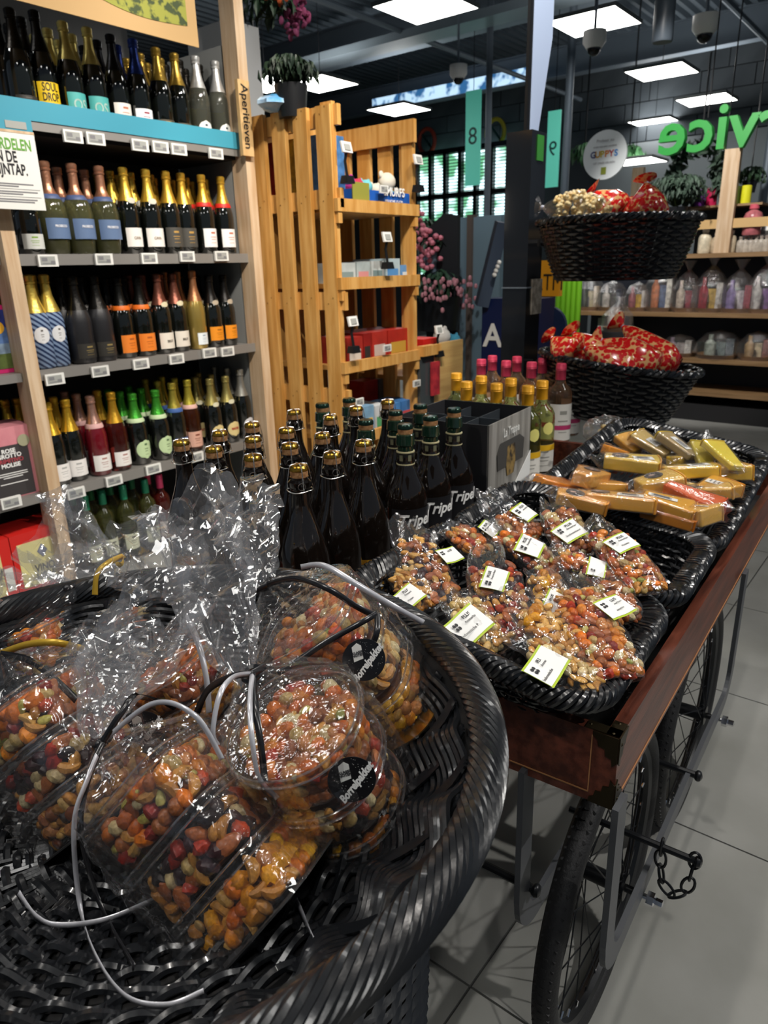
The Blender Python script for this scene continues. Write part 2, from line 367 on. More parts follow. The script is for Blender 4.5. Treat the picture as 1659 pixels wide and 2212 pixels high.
# far shop windows with blinds
gl_out = pm('outdoor_green', S('9fd8c8'), .5)
gl_out = stripes('outdoor_view', S('4f8a66'), S('d9fbff'), 2.2, kind='N', emit=2.6)
A = at_x(897, 342, 11.6); B = at_x(1092, 500, 11.6)
y1, y0, z1, z0 = A[1], B[1], A[2] + .05, 1.0
g = G(); g.bb((11.75, y0, z0), (11.78, y1, z1)); w = struct(g, 'window_1', gl_out)
g = G()
for k in range(7): y = y0 + (y1 - y0) * k / 6; g.bb((11.6, y - .035, z0), (11.7, y + .035, z1))
for z in (z1, z1 - .72, z0 + .25): g.bb((11.6, y0, z - .04), (11.7, y1, z + .04))
g.build('window_frame', black_metal, w, smooth=False)
g = G()
for k in range(40): z = z0 + k * (z1 - z0) / 40; g.bb((11.66, y0, z), (11.68, y1, z + .014))
g.build('blind_slat', pm('blind', S('2b3a40'), .5), w, smooth=False, kind='stuff')
# poles to the ceiling
for (px, py, x, r_, lab) in ((1052, 420, 7.6, .035, 'thin grey pole right of the number eight sign'), (1218, 430, 7.6, .04, 'grey steel pole right of the number nine sign'), (1642, 470, 6.3, .03, 'pale pole at the far right above the gift shelves')):
    p = at_x(px, py, x); g = G(); g.tube([(p[0], p[1], 0), (p[0], p[1], 4.25)], r_, 10)
    tag(g.build('steel_pole', beam), lab, 'pole')
# dome cameras, cylinders
def dome(px, py, x, lab):
    p = at_x(px, py, x); t = thing('dome_camera', p, lab, 'camera'); g = G(); g.lathe([(0.0, .12), (.09, .12), (.09, .04), (.06, .0)], 16, p); g.build('housing', offw, t)
    g = G(); g.ell(p, (.055, .055, .055), nu=12, nv=8); g.build('lens_dome', pm('dome_glass', (.01, .01, .01), .05), t)
    g = G(); g.tube([p + [0, 0, .12], [p[0], p[1], 4.25]], .012, 6); g.build('hanger', beam, t)
dome(990, 170, 7.0, 'small dome camera hanging left of the black column'); dome(1283, 105, 6.2, 'dome camera between the two nearest ceiling panels'); dome(1522, 75, 6.1, 'dome camera at upper right beside the cable tray')
p = at_x(1430, 92, 5.0); t = thing('ceiling_speaker', p, 'grey cylinder speaker hanging between the large ceiling panels', 'speaker')
g = G(); g.lathe([(.055, 0), (.06, .01), (.06, .22), (.05, .235)], 20, p); g.build('body', pm('speaker_grey', S('3f474f'), .4), t)
g = G(); g.tube([p + [0, 0, .23], [p[0], p[1], 4.25]], .012, 6); g.build('hanger', black_metal, t)
# ---------------------------------------------------------------- signs in the distance
def sign_at(px, py, x, w, h, name, mat, label, t=.02):
    p = at_x(px, py, x); th = thing(name, p, label, 'sign'); g = G(); g.box(p, (t, w, h)); g.build('board', mat, th, smooth=False); g = G(); g.tube([p + [0, 0, h / 2], (p[0], p[1], 4.25)], .004, 5); g.build('hanging_wire', black_metal, th); return th, p
RX = np.array([[0, 0, -1], [-1, 0, 0], [0, 1, 0.]])      # text facing -X : x->-y, y->z
RXm = np.array([[0, 0, -1], [1, 0, 0], [0, 1, 0.]])      # the same seen from behind (mirrored)
RY = np.array([[1, 0, 0], [0, 0, -1], [0, 1, 0.]])       # text facing -Y
teal = pm('teal_sign', S('62cdb6'), .5, emit=.28)
dteal = pm('dark_teal', S('12443f'), .5)
a, p = sign_at(1022, 300, 8.0, .20, 1.0, 'hanging_sign', teal, 'tall teal hanging sign with the number 8'); text('8', .26, RX, p + [-.012, 0, .02], dteal, a)
a, p = sign_at(1195, 323, 7.6, .14, .72, 'hanging_sign', teal, 'tall teal hanging sign with the number 9 seen from behind'); text('9', .2, RXm, p + [-.012, 0, 0], dteal, a)
green = pm('green_letters', S('2c943e'), .45, emit=.05)
p = at_x(1560, 285, 5.6); t = thing('sign_lettering', p, 'big green three-dimensional letters seen from behind above the gift shelves', 'sign')
ws = at_x(1430, 285, 5.6)[1] - at_x(1659, 285, 5.6)[1]
o = text('Service', .40, RXm, (0, 0, 0), green, t, 'letters', ext=.03, align='RIGHT', bold=.006, sx=1.02)
v = [vv.co for vv in o.data.vertices]; ymax = max(q[1] for q in v)
for q in o.data.vertices: q.co.y += at_x(1427, 285, 5.6)[1] - ymax; q.co.x += 5.6; q.co.z += at_x(1560, 285, 5.6)[2] + .02
g = G()
for dy in (-.5, -.1): g.tube([(5.6, p[1] + dy + .2, p[2] + .1), (5.6, p[1] + dy + .2, 4.25)], .005, 5)
g.build('hanging_wire', black_metal, t)
p = at_x(1307, 335, 5.8); t = thing('round_sign', p, 'round white hanging sign with coloured word behind the upper basket', 'sign')
g = G(); g.lathe([(0, -.008), (.172, -.008), (.172, .008), (0, .008)], 40, p, R=RX); g.build('board', pm('sign_white', S('ccd2d4'), .6, emit=.06), t)
for s_, dz, mt, sz in (('Probeer nu', .1, grey, .03), ('onze nieuwe smaken', .06, grey, .022), ('UIT ONZE KEUKEN', -.055, grey, .02)): text(s_, sz, RX, p + [-.012, 0, dz], mt, t)
for k, (ch, cc) in enumerate(zip("GUPPYS", ('4c4f80', 'd29b2d', 'c9b52c', 'd07a2a', 'b04a50', '3f7fc0'))): text(ch, .062, RX, p + [-.012, .09 - k * .036, .005], pm('ink_' + cc, S(cc), .5), t, bold=.002)
g = G(); g.box(p + [-.012, 0, -.11], (.004, .04, .05)); g.build('emblem', pm('emblem_olive', S('7f8a30'), .5), t, smooth=False)
# round yellow and red emblems on the far wall
for px, py, c1, lab in ((922, 305, 'b8442f', 'far round red and green wreath sign on the back wall'), (1070, 286, 'c9b93a', 'far round yellow ring sign on the back wall')):
    p = at_x(px, py, 11.8); t = thing('round_sign', p, lab, 'sign'); g = G(); th = np.linspace(0, 2 * PI, 33)[:-1]
    g.tube([p + [0, .17 * math.cos(a), .2 * math.sin(a)] for a in th], .035, 6, True); g.build('ring', pm('ring_' + c1, S(c1), .5), t)
    g = G(); g.tube([p + [0, .1, .12], p + [0, -.1, -.12]], .02, 6); g.build('bar', dteal, t)

# ---------------------------------------------------------------- bottles
def patch(g, R_, z0, z1, a_mid, half, z_tilt=0, n=10, t=.0006, mi=0, shape=None):
    th = np.linspace(a_mid - half, a_mid + half, n)
    if shape == 'oval':
        P = []
        for q in np.linspace(-1, 1, 11):
            hw = half * math.sqrt(max(.004, 1 - q * q)); P.append([((R_ + t) * math.cos(a), (R_ + t) * math.sin(a), (z0 + z1) / 2 + q * (z1 - z0) / 2) for a in np.linspace(a_mid - hw, a_mid + hw, 10)])
        return g.grid(np.array(P), mi)
    P = np.array([[((R_ + t) * math.cos(a), (R_ + t) * math.sin(a), z) for a in th] for z in (z0, z1)]); return g.grid(P, mi)
def ctext(body, size, Rr, am, z, mat, parent, bold=.0005, sx=.8, shear=0):
    """lettering bent round a bottle of radius Rr, centred at angle am"""
    o = text(body, size, np.eye(3), (0, 0, 0), mat, parent, bold=bold, sx=sx, shear=shear, ext=.0002)
    for q in o.data.vertices:
        a = am + q.co.x / Rr; r = Rr + .0011 + q.co.z; q.co = (r * math.cos(a), r * math.sin(a), z + q.co.y)
    return o
GL = {}
def glassm(name):
    if name in GL: return GL[name]
    D = {'black': ((.004, .005, .004), .04), 'green': ((.006, .018, .008), .05), 'matte': ((.014, .014, .016), .38), 'rose': ((.62, .07, .05), .04), 'rosered': ((.13, .006, .012), .06),
         'blue': ((.02, .035, .09), .12), 'clear': ((.86, .86, .42), .03), 'clearpale': ((.90, .92, .74), .03), 'goldglass': ((.42, .30, .07), .22), 'pinkwine': ((.86, .52, .32), .03), 'white': ((.46, .50, .16), .03), 'orangerose': ((.5, .12, .04), .06)}[name]
    if name == 'blue': M = stripes('striped_glass', (.02, .035, .09), (.20, .28, .42), 20, (0, .9, 0), .2)
    else:
        M = pm('glass_' + name, D[0], D[1], coat=1 if name != 'matte' else .1, spec=.7)
        if name in ('clear', 'clearpale', 'pinkwine', 'white', 'rose', 'orangerose'):
            b = M.node_tree.nodes['Principled BSDF']; b.inputs['Transmission Weight'].default_value = .95; b.inputs['IOR'].default_value = 1.10; b.inputs['Coat Weight'].default_value = 1
        if name == 'goldglass': b = M.node_tree.nodes['Principled BSDF']; b.inputs['Metallic'].default_value = .6
    GL[name] = M; return M
def foil(c, rough=.28, metal=.75):
    return pm('foil_' + c, S(c), rough, metal, bump=(140, .5))
def bottle(key, glass='black', foilc='c9a437', label='eceae4', lz=(.05, .12), H=.32, R_=.043, collar=None, shape=None, lab_half=1.0, fz=.62, fat=False, detail=None, medal=None, neck='spark', stripe=None, ink2=None):
    t = thing('wine_bottle', (0, 0, 0)); t['category'] = 'bottle'
    if neck == 'spark': prof = [(0, .004), (R_ * .86, 0), (R_, .008), (R_, H * .47), (R_ * .96, H * .53), (R_ * .80, H * .61), (R_ * .56, H * .70), (R_ * .40, H * .78), (R_ * .34, H * .86), (R_ * .33, H * .90)]
    elif neck == 'fat': prof = [(0, .004), (R_ * .8, 0), (R_ * .95, .01), (R_ * 1.12, H * .3), (R_ * 1.15, H * .45), (R_ * 1.0, H * .57), (R_ * .6, H * .66), (R_ * .38, H * .72), (R_ * .34, H * .8), (R_ * .33, H * .9)]
    else: prof = [(0, .004), (R_ * .9, 0), (R_, .008), (R_, H * .60), (R_ * .97, H * .645), (R_ * .8, H * .70), (R_ * .5, H * .745), (R_ * .40, H * .79), (R_ * .38, H * .97)]
    g = G(); g.lathe(prof, 24); g.build('glass', glassm(glass), t)
    rad = lambda z: float(np.interp(z, [p[1] for p in prof], [p[0] for p in prof]))
    g = G()
    if neck == 'wine':
        z0 = H * .80; r0 = R_ * .40
        g.lathe([(r0, z0), (r0 + .0008, z0), (r0 + .0008, H - .022), (r0 + .0016, H - .021), (r0 + .0008, H - .02), (r0 + .0008, H - .017), (r0 + .0016, H - .016), (r0 + .0008, H - .015), (r0 + .0008, H - .003), (r0 - .001, H), (0, H + .0006)], 20)
        g.build('screw_cap', pm('cap_' + foilc, S(foilc), .35, .25), t)
    else:
        z0 = H * fz; zs = [z0 + (H * .9 - z0) * i / 5 for i in range(6)]; pr = [(rad(z) + .0012, z) for z in zs]
        pr = [(rad(z0), z0)] + pr + [(R_ * .42, H * .905), (R_ * .43, H * .925), (R_ * .38, H * .93), (R_ * .42, H * .95), (R_ * .43, H * .985), (R_ * .33, H), (0, H + .001)]
        g.lathe(pr, 20); g.build('foil', foil(foilc), t)
        if collar:
            g = G(); z1 = H * (fz + .035); g.lathe([(rad(z0 - .004) + .001, z0 - .006), (rad(z0) + .0024, z0), (rad(z1) + .0022, z1), (rad(z1), z1 + .001)], 20); g.build('collar', pm('collar_' + collar, S(collar), .5), t)
        if medal: g = G(); patch(g, rad(z0) + .002, z0 - .01, z0 + .012, -PI / 2, .5, shape='oval'); g.build('medal', pm('medal_' + medal, S(medal), .4), t)
    if glass in ('clear', 'clearpale'):
        g = G(); patch(g, R_ - .003, .012, .13, PI / 2, 1.3, n=12); g.build('back_label', pm('back_label', S('c6c860'), .6), t)  # yellowish patch added inside the rear so the dark clear glass looks lit
    if label:
        g = G(); Rl = max(rad(lz[0]), rad(lz[1])); patch(g, Rl, lz[0], lz[1], -PI / 2, lab_half, shape=shape, n=14); lb = g.build('label', pm('paper_' + label, S(label), .55), t)
        dk = pm('print_' + (ink2 or '55504a'), S(ink2 or '55504a'), .6); g = G(); h_ = lz[1] - lz[0]
        for k, (u, w_, hh) in enumerate(((.72, .5, .10), (.52, .7, .035), (.40, .55, .03), (.22, .6, .02))):
            z = lz[0] + h_ * u; patch(g, Rl + .0004, z, z + h_ * hh, -PI / 2, lab_half * .5 * w_ * (.6 if shape else 1), n=6)
        g.build('print', dk, lb)
        if stripe: g = G(); patch(g, Rl + .0006, lz[0] + h_ * stripe[1], lz[0] + h_ * stripe[2], -PI / 2, lab_half, n=14); g.build('band', pm('band_' + stripe[0], S(stripe[0]), .5), lb)
    return t
GOLD = 'c9a437'; RG = 'b98468'
B = {
 'dark': bottle('dark', foilc='23201c', label='2a2824', lz=(.03, .06)),
 'yel': bottle('yel', foilc='1c1b1a', label='d8b414', lz=(.04, .115), H=.335, ink2='2a2410'),
 'teal': bottle('teal', foilc='d9c878', label='47a09c', lz=(.02, .095), ink2='a9c9c4'),
 'illus': bottle('illus', foilc='1b1c20', label='dcd8cf', lz=(.02, .09), ink2='b06a50'),
 'bluecap': bottle('bluecap', foilc='2b3f86', label='e4e4e8', lz=(.02, .08), ink2='8c3040'),
 'dgold': bottle('dgold', foilc='a98a3a', label='4c4434', lz=(.02, .055), ink2='b59c58', H=.31),
 'eye': bottle('eye', glass='clearpale', foilc='d4d4d2', label='d9dbd8', lz=(.0, .075), lab_half=.8, shape='oval', ink2='2a3a48', H=.315),
 'prose': bottle('prose', glass='clear', foilc=RG, label='5d7396', lz=(.055, .125), neck='fat', collar='46567e', ink2='c9ccd6', H=.315, R_=.046),
 'blk_white': bottle('blk_white', foilc='d2ac42', label='e2ded8', lz=(.03, .10), medal='cfcbbd', ink2='9a8a7a'),
 'blk_gold': bottle('blk_gold', foilc='cda33c', label='45433e', lz=(.03, .105), ink2='b08a45'),
 'redcol': bottle('redcol', foilc='d0a63c', label='e6e4e2', lz=(.03, .105), collar='c8261c', ink2='b86a50'),
 'wg': bottle('wg', foilc='1e1f1c', label='e2e4de', lz=(.02, .07), ink2='8ab23c', H=.26),
 'stripe': bottle('stripe', glass='blue', foilc='c7ad52', label='d5d6d8', lz=(.09, .15), shape='oval', lab_half=.6, H=.33, R_=.046, fz=.60),
 'matte': bottle('matte', glass='matte', foilc='1d1c1a', label='2c2a26', lz=(.02, .075), ink2='8a7848', H=.32, R_=.047),
 'orange': bottle('orange', foilc='1a1a18', label='dd7a26', lz=(.02, .09), collar='d2661a', H=.31, ink2='a8521a'),
 'cream': bottle('cream', foilc='7a4a3c', label='dcd4c8', lz=(.02, .085), medal='d8cfae', ink2='8a8072'),
 'sparkle': bottle('sparkle', glass='goldglass', foilc='a87450', label='dfe6ea', lz=(.02, .07), lab_half=.7, ink2='8898a8', H=.33, R_=.041),
 'veuve': bottle('veuve', foilc='1b1a19', label='e08a1a', lz=(.03, .09), medal='b5a894', ink2='9a5a10', H=.31),
 'brut': bottle('brut', foilc='c9a032', label='e6e3e0', lz=(.02, .085), ink2='a8a8a6'),
 'rosered': bottle('rosered', glass='rosered', foilc='b88f80', label='e6e2de', lz=(.02, .085), collar='d6a8a4', ink2='a87870'),
 'rose': bottle('rose', glass='rose', foilc='c99a30', label='e8e4e0', lz=(.02, .08), ink2='a87870'),
 'greenoval': bottle('greenoval', foilc='4aa83a', label='b9cfa0', lz=(.025, .105), shape='oval', lab_half=.95, collar='bfd2a8', ink2='55704a', neck='spark', R_=.045, H=.30),
 'bluelab': bottle('bluelab', foilc='b7a646', label='4a5f92', lz=(.02, .08), collar='3f5f9c', ink2='8a98b8'),
 'pinklab': bottle('pinklab', glass='orangerose', foilc='c2b446', label='d8a894', lz=(.02, .09), collar='dab0a6', ink2='7a3a2a', R_=.042),
 'oval': bottle('oval', foilc='a89c5e', label='d8c48a', lz=(.03, .10), shape='oval', lab_half=.85, ink2='a03a28', medal='d8d4b8', H=.31),
 'ovalw': bottle('ovalw', foilc='9a9890', label='cfcfd2', lz=(.03, .10), shape='oval', lab_half=.85, ink2='a84a48', H=.33),
 'riesling': bottle('riesling', glass='white', foilc='1c7a58', label='cfd2b8', lz=(.03, .10), neck='wine', R_=.037, H=.31),
 'pinkcap': bottle('pinkcap', glass='rose', foilc='d8406e', label='e0d8d4', lz=(.03, .10), neck='wine', R_=.037, H=.31),
}
for k_, bod, sz, z_, c_ in (('yel', 'SOUL\nDROP', .036, .083, '2a2410'), ('teal', 'OS', .050, .055, '9fb8b0'), ('oval', 'MARTINI', .016, .066, 'a82820'), ('ovalw', 'MARTINI', .015, .066, 'a04040'), ('blk_white', 'CAVA', .014, .062, '8a7a6a'), ('cream', 'BRUT', .014, .05, '6a6258'), ('prose', 'PROSECCO', .011, .098, 'd8dae2')):
    pr_ = [c for c in kids(B[k_]) if c.name.startswith('label')][0]
    for c in kids(pr_): bpy.data.objects.remove(c)
    Rr_ = .047 if k_ == 'prose' else .0435
    if k_ == 'prose': Rr_ = .0533
    ctext(bod, sz, Rr_, -PI / 2, z_, pm('li_' + c_, S(c_), .5), pr_, sx=.6 if k_ in ('yel', 'oval', 'ovalw') else .8)
DESC = {'dark': 'dark wine bottle with black foil', 'yel': 'dark bottle with bold yellow label', 'teal': 'dark bottle with teal label', 'illus': 'dark bottle with illustrated white label', 'bluecap': 'dark bottle with blue neck and white label',
 'dgold': 'slim dark bottle with gold neck', 'eye': 'clear bottle with silver foil and eye label', 'prose': 'clear bulbous bottle with blue label', 'blk_white': 'gold-foiled black bottle with white label', 'blk_gold': 'gold-foiled black bottle with dark label',
 'redcol': 'black bottle with red collar below gold foil', 'wg': 'short dark bottle with green and white label', 'stripe': 'blue bottle with diagonal stripes', 'matte': 'matte black bottle', 'orange': 'black bottle with orange label and collar',
 'cream': 'black bottle with cream label and seal', 'sparkle': 'sparkling gold bottle with pale label', 'veuve': 'black bottle with bright orange label', 'brut': 'black bottle with gold foil and white label', 'rosered': 'dark red bottle with pink foil',
 'rose': 'pink wine bottle with gold foil', 'greenoval': 'black bottle with green foil and oval label', 'bluelab': 'dark bottle with blue label', 'pinklab': 'orange-pink bottle with pink label', 'oval': 'dark bottle with cream oval label', 'ovalw': 'dark bottle with silver foil and pale oval label',
 'riesling': 'green-capped pale wine bottle', 'pinkcap': 'pink-capped rose wine bottle'}
ORD = ['first', 'second', 'third', 'fourth', 'fifth', 'sixth', 'seventh', 'eighth', 'ninth', 'tenth', 'eleventh', 'twelfth', 'thirteenth']
ROWN = {1: 'turquoise top shelf', 2: 'second wine shelf', 3: 'third wine shelf', 4: 'fourth wine shelf', 5: 'bottom wine shelf'}
SH = {1: 1.67, 2: 1.222, 3: .827, 4: .379, 5: .0}
ROWS = {1: [('dark', 57), ('yel', 112), ('teal', 165), ('teal', 215), ('illus', 267), ('bluecap', 309), ('dgold', 356), ('dgold', 398), ('eye', 438), ('eye', 479)],
 2: [('wg', 72), ('prose', 130), ('prose', 182), ('prose', 238), ('blk_white', 292), ('blk_white', 335), ('blk_gold', 376), ('blk_gold', 411), ('redcol', 450), ('redcol', 490)],
 3: [('stripe', 96), ('stripe', 130), ('matte', 184), ('matte', 228), ('orange', 279), ('orange', 317), ('cream', 357), ('cream', 394), ('sparkle', 431), ('veuve', 465), ('veuve', 498)],
 4: [('brut', 130), ('brut', 171), ('rosered', 219), ('rose', 262), ('greenoval', 308), ('greenoval', 352), ('bluelab', 388), ('pinklab', 423), ('oval', 466), ('oval', 499), ('ovalw', 533)],
 5: [('riesling', 212), ('riesling', 250), ('riesling', 290), ('riesling', 335), ('pinkcap', 368)]}
BASEY = {1: lambda x: 240 + .144 * x, 2: lambda x: 552 - .011 * x, 3: lambda x: 808 - .128 * x, 4: lambda x: 1073 - .247 * x, 5: lambda x: 1330 - .36 * x}
YF = 2.60
for r_, lst in ROWS.items():
    y = YF + .065
    for i, (k, px) in enumerate(lst):
        x = at_y(px, BASEY[r_](px), y)[0]
        yy = y + (.012 if (i % 3 == 1) else 0); o = B[k]
        instance(o, TZ((x, yy, SH[r_] + .002), random.uniform(-.18, .18)), f"{DESC[k]}, {ORD[i]} in front on {ROWN[r_]}", f"front row bottles on the {ROWN[r_]}")
    for dpt in (1, 2):
        for i, (k, px) in enumerate(lst):
            x = at_y(px, BASEY[r_](px), y)[0]
            if (i * 7 + r_ * 3 + dpt) % 5 == 0 and dpt == 2: continue
            kk = k if k not in ('eye',) else 'dark'
            instance(B[kk], TZ((x + .004 * dpt, y + .10 * dpt + .01, SH[r_] + .002), random.uniform(-.3, .3)),
                     f"{DESC[kk]}, {ORD[i]} in {['','middle','back'][dpt]} row, {ROWN[r_]}", f"{['','middle','back'][dpt]} row bottles on the {ROWN[r_]}")

# ---------------------------------------------------------------- wine shelf unit
X0, X1 = 1.27, 2.33
t = thing('wine_shelf', (1.8, 2.7, 0), 'tall wooden-post wine shelf unit with grey steel shelves of bottles', 'shelf unit')
for (xa, xb, ya) in ((1.215, 1.262, 2.565), (2.312, 2.362, 2.555)):
    g = G(); g.bb((xa, ya, 0), (xb, ya + .09, 3.0)); g.build('post', wood_l, t, smooth=False)
cyan = pm('turquoise_strip', S('3f90a6'), .4)
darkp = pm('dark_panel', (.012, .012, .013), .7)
for r_, z in SH.items():
    g = G(); g.bb((1.262, YF, z - .028), (2.312, 3.02, z)); s_ = g.build('shelf_board', steel, t, smooth=False)
    if r_ == 1:
        g = G(); g.bb((1.255, YF - .012, z - .022), (2.315, YF - .002, z + .042)); g.build('shelf_strip', cyan, t, smooth=False)
        g = G(); g.bb((1.262, YF - .008, z - .05), (2.312, YF, z - .022)); g.build('price_rail', steel, t, smooth=False)
    else:
        g = G(); g.bb((1.262, YF - .008, z - .034), (2.312, YF, z + .004)); g.build('price_rail', steel, t, smooth=False)
g = G(); g.bb((1.2, 3.03, 0), (2.4, 3.06, 1.62)); g.build('back_panel', darkp, t, smooth=False)
g = G(); g.bb((2.318, 2.66, 0), (2.33, 3.03, 2.05)); g.build('side_panel', pm('side_grey', S('8f918f'), .6), t, smooth=False)
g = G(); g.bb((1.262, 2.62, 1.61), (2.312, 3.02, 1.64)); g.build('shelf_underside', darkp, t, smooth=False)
# left bay
t2 = thing('wine_shelf', (.7, 2.7, 0), 'left neighbouring wine shelf unit holding boxed wines', 'shelf unit')
for z in (1.222, .827, .379, 0): g = G(); g.bb((.2, YF, z - .03), (1.212, 3.02, z)); g.build('shelf_board', steel, t2, smooth=False)
g = G(); g.bb((.2, 3.03, 0), (1.2, 3.06, 1.3)); g.build('back_panel', darkp, t2, smooth=False)
# price tags
tagp = thing('price_tag', (0, 0, 0)); tagp['category'] = 'price tag'
g = G(); g.box((0, 0, 0), (.072, .010, .040)); g.build('tag_case', offw, tagp, smooth=False)
g = G(); g.box((-.002, -.0055, 0), (.054, .001, .028)); sc_ = g.build('screen', screen, tagp, smooth=False)
g = G(); g.box((-.014, -.0064, .004), (.02, .0006, .012)); g.box((.016, -.0064, -.006), (.016, .0006, .010)); g.box((-.008, -.0064, -.009), (.03, .0006, .002)); g.build('digits', grey, sc_, smooth=False)
TG = {1: [(157, 295), (206, 300), (302, 314), (346, 318), (386, 323), (466, 332)], 2: [(103, 563), (224, 560), (322, 558), (404, 554), (478, 553)],
      3: [(118, 819), (216, 802), (304, 786), (381, 775), (452, 762), (491, 759)], 4: [(164, 1065), (246, 1038), (331, 1013), (424, 987)]}
for r_, l in TG.items():
    for i, (px, py) in enumerate(l):
        p = at_y(px, py, YF - .018); instance(tagp, TZ((p[0], YF - .018, p[2])), f"electronic price tag, {ORD[i]} from the left on the {ROWN[r_]}", f'price tags on the {ROWN[r_]}')
for px, py, lab in ((24, 1085, 'electronic price tag under the pink wine box'),):
    p = at_y(px, py, YF - .018); instance(tagp, TZ((p[0], YF - .018, p[2])), lab, 'price tags on the left bay')
p = at_y(32, 268, YF - .03); tc = thing('tag_holder', p, 'turquoise price tag holder beside the left wooden post', 'price tag')
g = G(); g.box(p, (.11, .008, .045)); g.build('case', cyan, tc, smooth=False); g = G(); g.box(p + [0, -.005, -.003], (.07, .002, .022)); g.build('screen', screen, tc, smooth=False)
# wooden name board
a_ = at_y(515, 180, 2.53); b_ = at_y(548, 330, 2.53); cx_ = (at_y(515, 180, 2.53)[0] + at_y(545, 183, 2.53)[0]) / 2
c0 = at_y(532, 256, 2.53); t = thing('shelf_name_board', c0, 'small vertical pine board reading Aperitieven on the right post', 'sign')
g = G(); g.box((c0[0], 2.54, c0[2]), (.062, .018, .285)); g.build('board', pm('pine_board', S('c9a877'), .5, var=(4, S('bb9663'), (9, 9, .7))), t, smooth=False)
Rv = np.array([[0, 1, 0], [0, 0, -1], [-1, 0, 0.]]).T
Rv = np.array([[0, 1, 0], [0, 0, -1], [-1, 0, 0.]])
text('Aperitieven', .052, Rv, (c0[0], 2.530, c0[2] + .005), ink, t, bold=.0006)
# white leaflet sign
cs = at_y(97, 455, 2.50); t = thing('leaflet_sign', cs, 'white printed sign about the wine tap hanging on the left post', 'sign')
tp = at_y(78, 290, 2.50); W_ = .36; cxx = cs[0] - W_ / 2 + .004; zc = (cs[2] + tp[2]) / 2; hh = tp[2] - cs[2]
g = G(); g.box((cxx, 2.50, zc), (W_, .004, hh)); g.build('board', pm('sign_card', S('d9d9d4'), .6), t, smooth=False)
g = G(); g.box((cxx, 2.503, zc + hh / 2), (W_, .012, .008)); g.build('rail', wood_l, t, smooth=False)
rx = cxx + W_ / 2
text('VOORDELEN', .046, RY, (rx - .016, 2.4972, zc + hh * .33), pm('green_ink', S('5f9a3a'), .5), t, align='RIGHT', sx=.62, bold=.001)
text('VAN DE', .046, RY, (rx - .070, 2.4972, zc + hh * .17), ink, t, align='RIGHT', sx=.62, bold=.001)
text('WIJNTAP.', .046, RY, (rx - .042, 2.4972, zc + hh * .01), ink, t, align='RIGHT', sx=.62, bold=.001)
g = G()
for k, (dz, w_) in enumerate(((-.17, .2), (-.2, .1), (-.27, .22), (-.3, .12), (-.37, .21), (-.40, .19))): g.box((rx - .02 - .11, 2.4975, zc + hh * dz), (w_, .0008, .004))
for dz in (-.235, -.335): g.box((rx - .13, 2.4975, zc + hh * dz), (.24, .0008, .0012))
g.build('fine_print', grey, t, smooth=False)
# boxes in the left bay
def carton(px0, px1, pyb, pyt, y, dep, mat, name, label, extra=None):
    a = at_y(px0, pyb, y); b = at_y(px1, pyb, y); z0 = a[2]; z1 = at_y(px0, pyt, y)[2]
    t = thing(name, ((a[0] + b[0]) / 2, y, z0), label, 'box'); g = G(); g.bb((a[0], y, z0), (b[0], y + dep, z1)); g.build('carton', mat, t, smooth=False); return t, a[0], b[0], z0, z1
pinkb = pm('pink_card', S('d28a92'), .5, var=(12, S('c47a84')))
xa = at_y(92, 1035, 2.64)[0]
t = thing('wine_box', (xa - .1, 2.64, .379), 'pink wine carton with dark panel and round seal on left shelf', 'box')
g = G(); g.bb((xa - .20, 2.64, .38), (xa, 2.8, .64)); g.build('carton', pinkb, t, smooth=False)
g = G(); g.box((xa - .105, 2.639, .48), (.145, .002, .19)); g.build('panel', pm('dark_print', S('3a3738'), .5), t, smooth=False)
for s_, z, mt in (('ROSE', .555, white), ('GROTTO', .537, white), ('PRIMITIVO', .519, pm('red_ink', S('a0404a'), .5)), ('MOLISE', .502, white)): text(s_, .021, RY, (xa - .105, 2.6372, z), mt, t, bold=.0007)
g = G()
for z, w_ in ((.474, .11), (.466, .11), (.458, .07), (.436, .1)): g.box((xa - .105, 2.6375, z), (w_, .0006, .003))
g.build('fine_print', white, t, smooth=False)
g = G(); g.lathe([(0, 0), (.022, 0), (.022, .002), (0, .002)], 20, (xa - .045, 2.637, .585), R=RY); g.build('seal', pm('seal_green', S('a9a88a'), .5), t)
xa = at_y(40, 800, 2.66)[0]
t = thing('wine_box', (xa - .1, 2.66, .83), 'wine carton with bright pink border and vineyard landscape picture', 'box')
g = G(); g.bb((xa - .22, 2.66, .828), (xa, 2.8, 1.06)); g.build('carton', pm('magenta_card', S('c22468'), .5), t, smooth=False)
for (z0, z1, c) in ((.985, 1.045, '2d3a86'), (.93, .985, '5a7ab0'), (.895, .93, '8aa0b8'), (.843, .895, '5a6a34')): g = G(); g.bb((xa - .205, 2.6585, z0), (xa - .015, 2.66, z1)); g.build('print_band', pm('band2_' + c, S(c), .5, var=(30, tuple(k * .6 for k in S(c)))), t, smooth=False)
g = G(); g.lathe([(0, 0), (.022, 0), (0, .001)], 20, (xa - .045, 2.658, .985), R=RY); g.build('sun_print', pm('sun_print', S('e0a832'), .5), t)
cream = pm('cream_card', S('cfc78c'), .5); red = pm('red_card', S('c2201a'), .5)
zb = at_y(150, 1240, 2.62)[2]
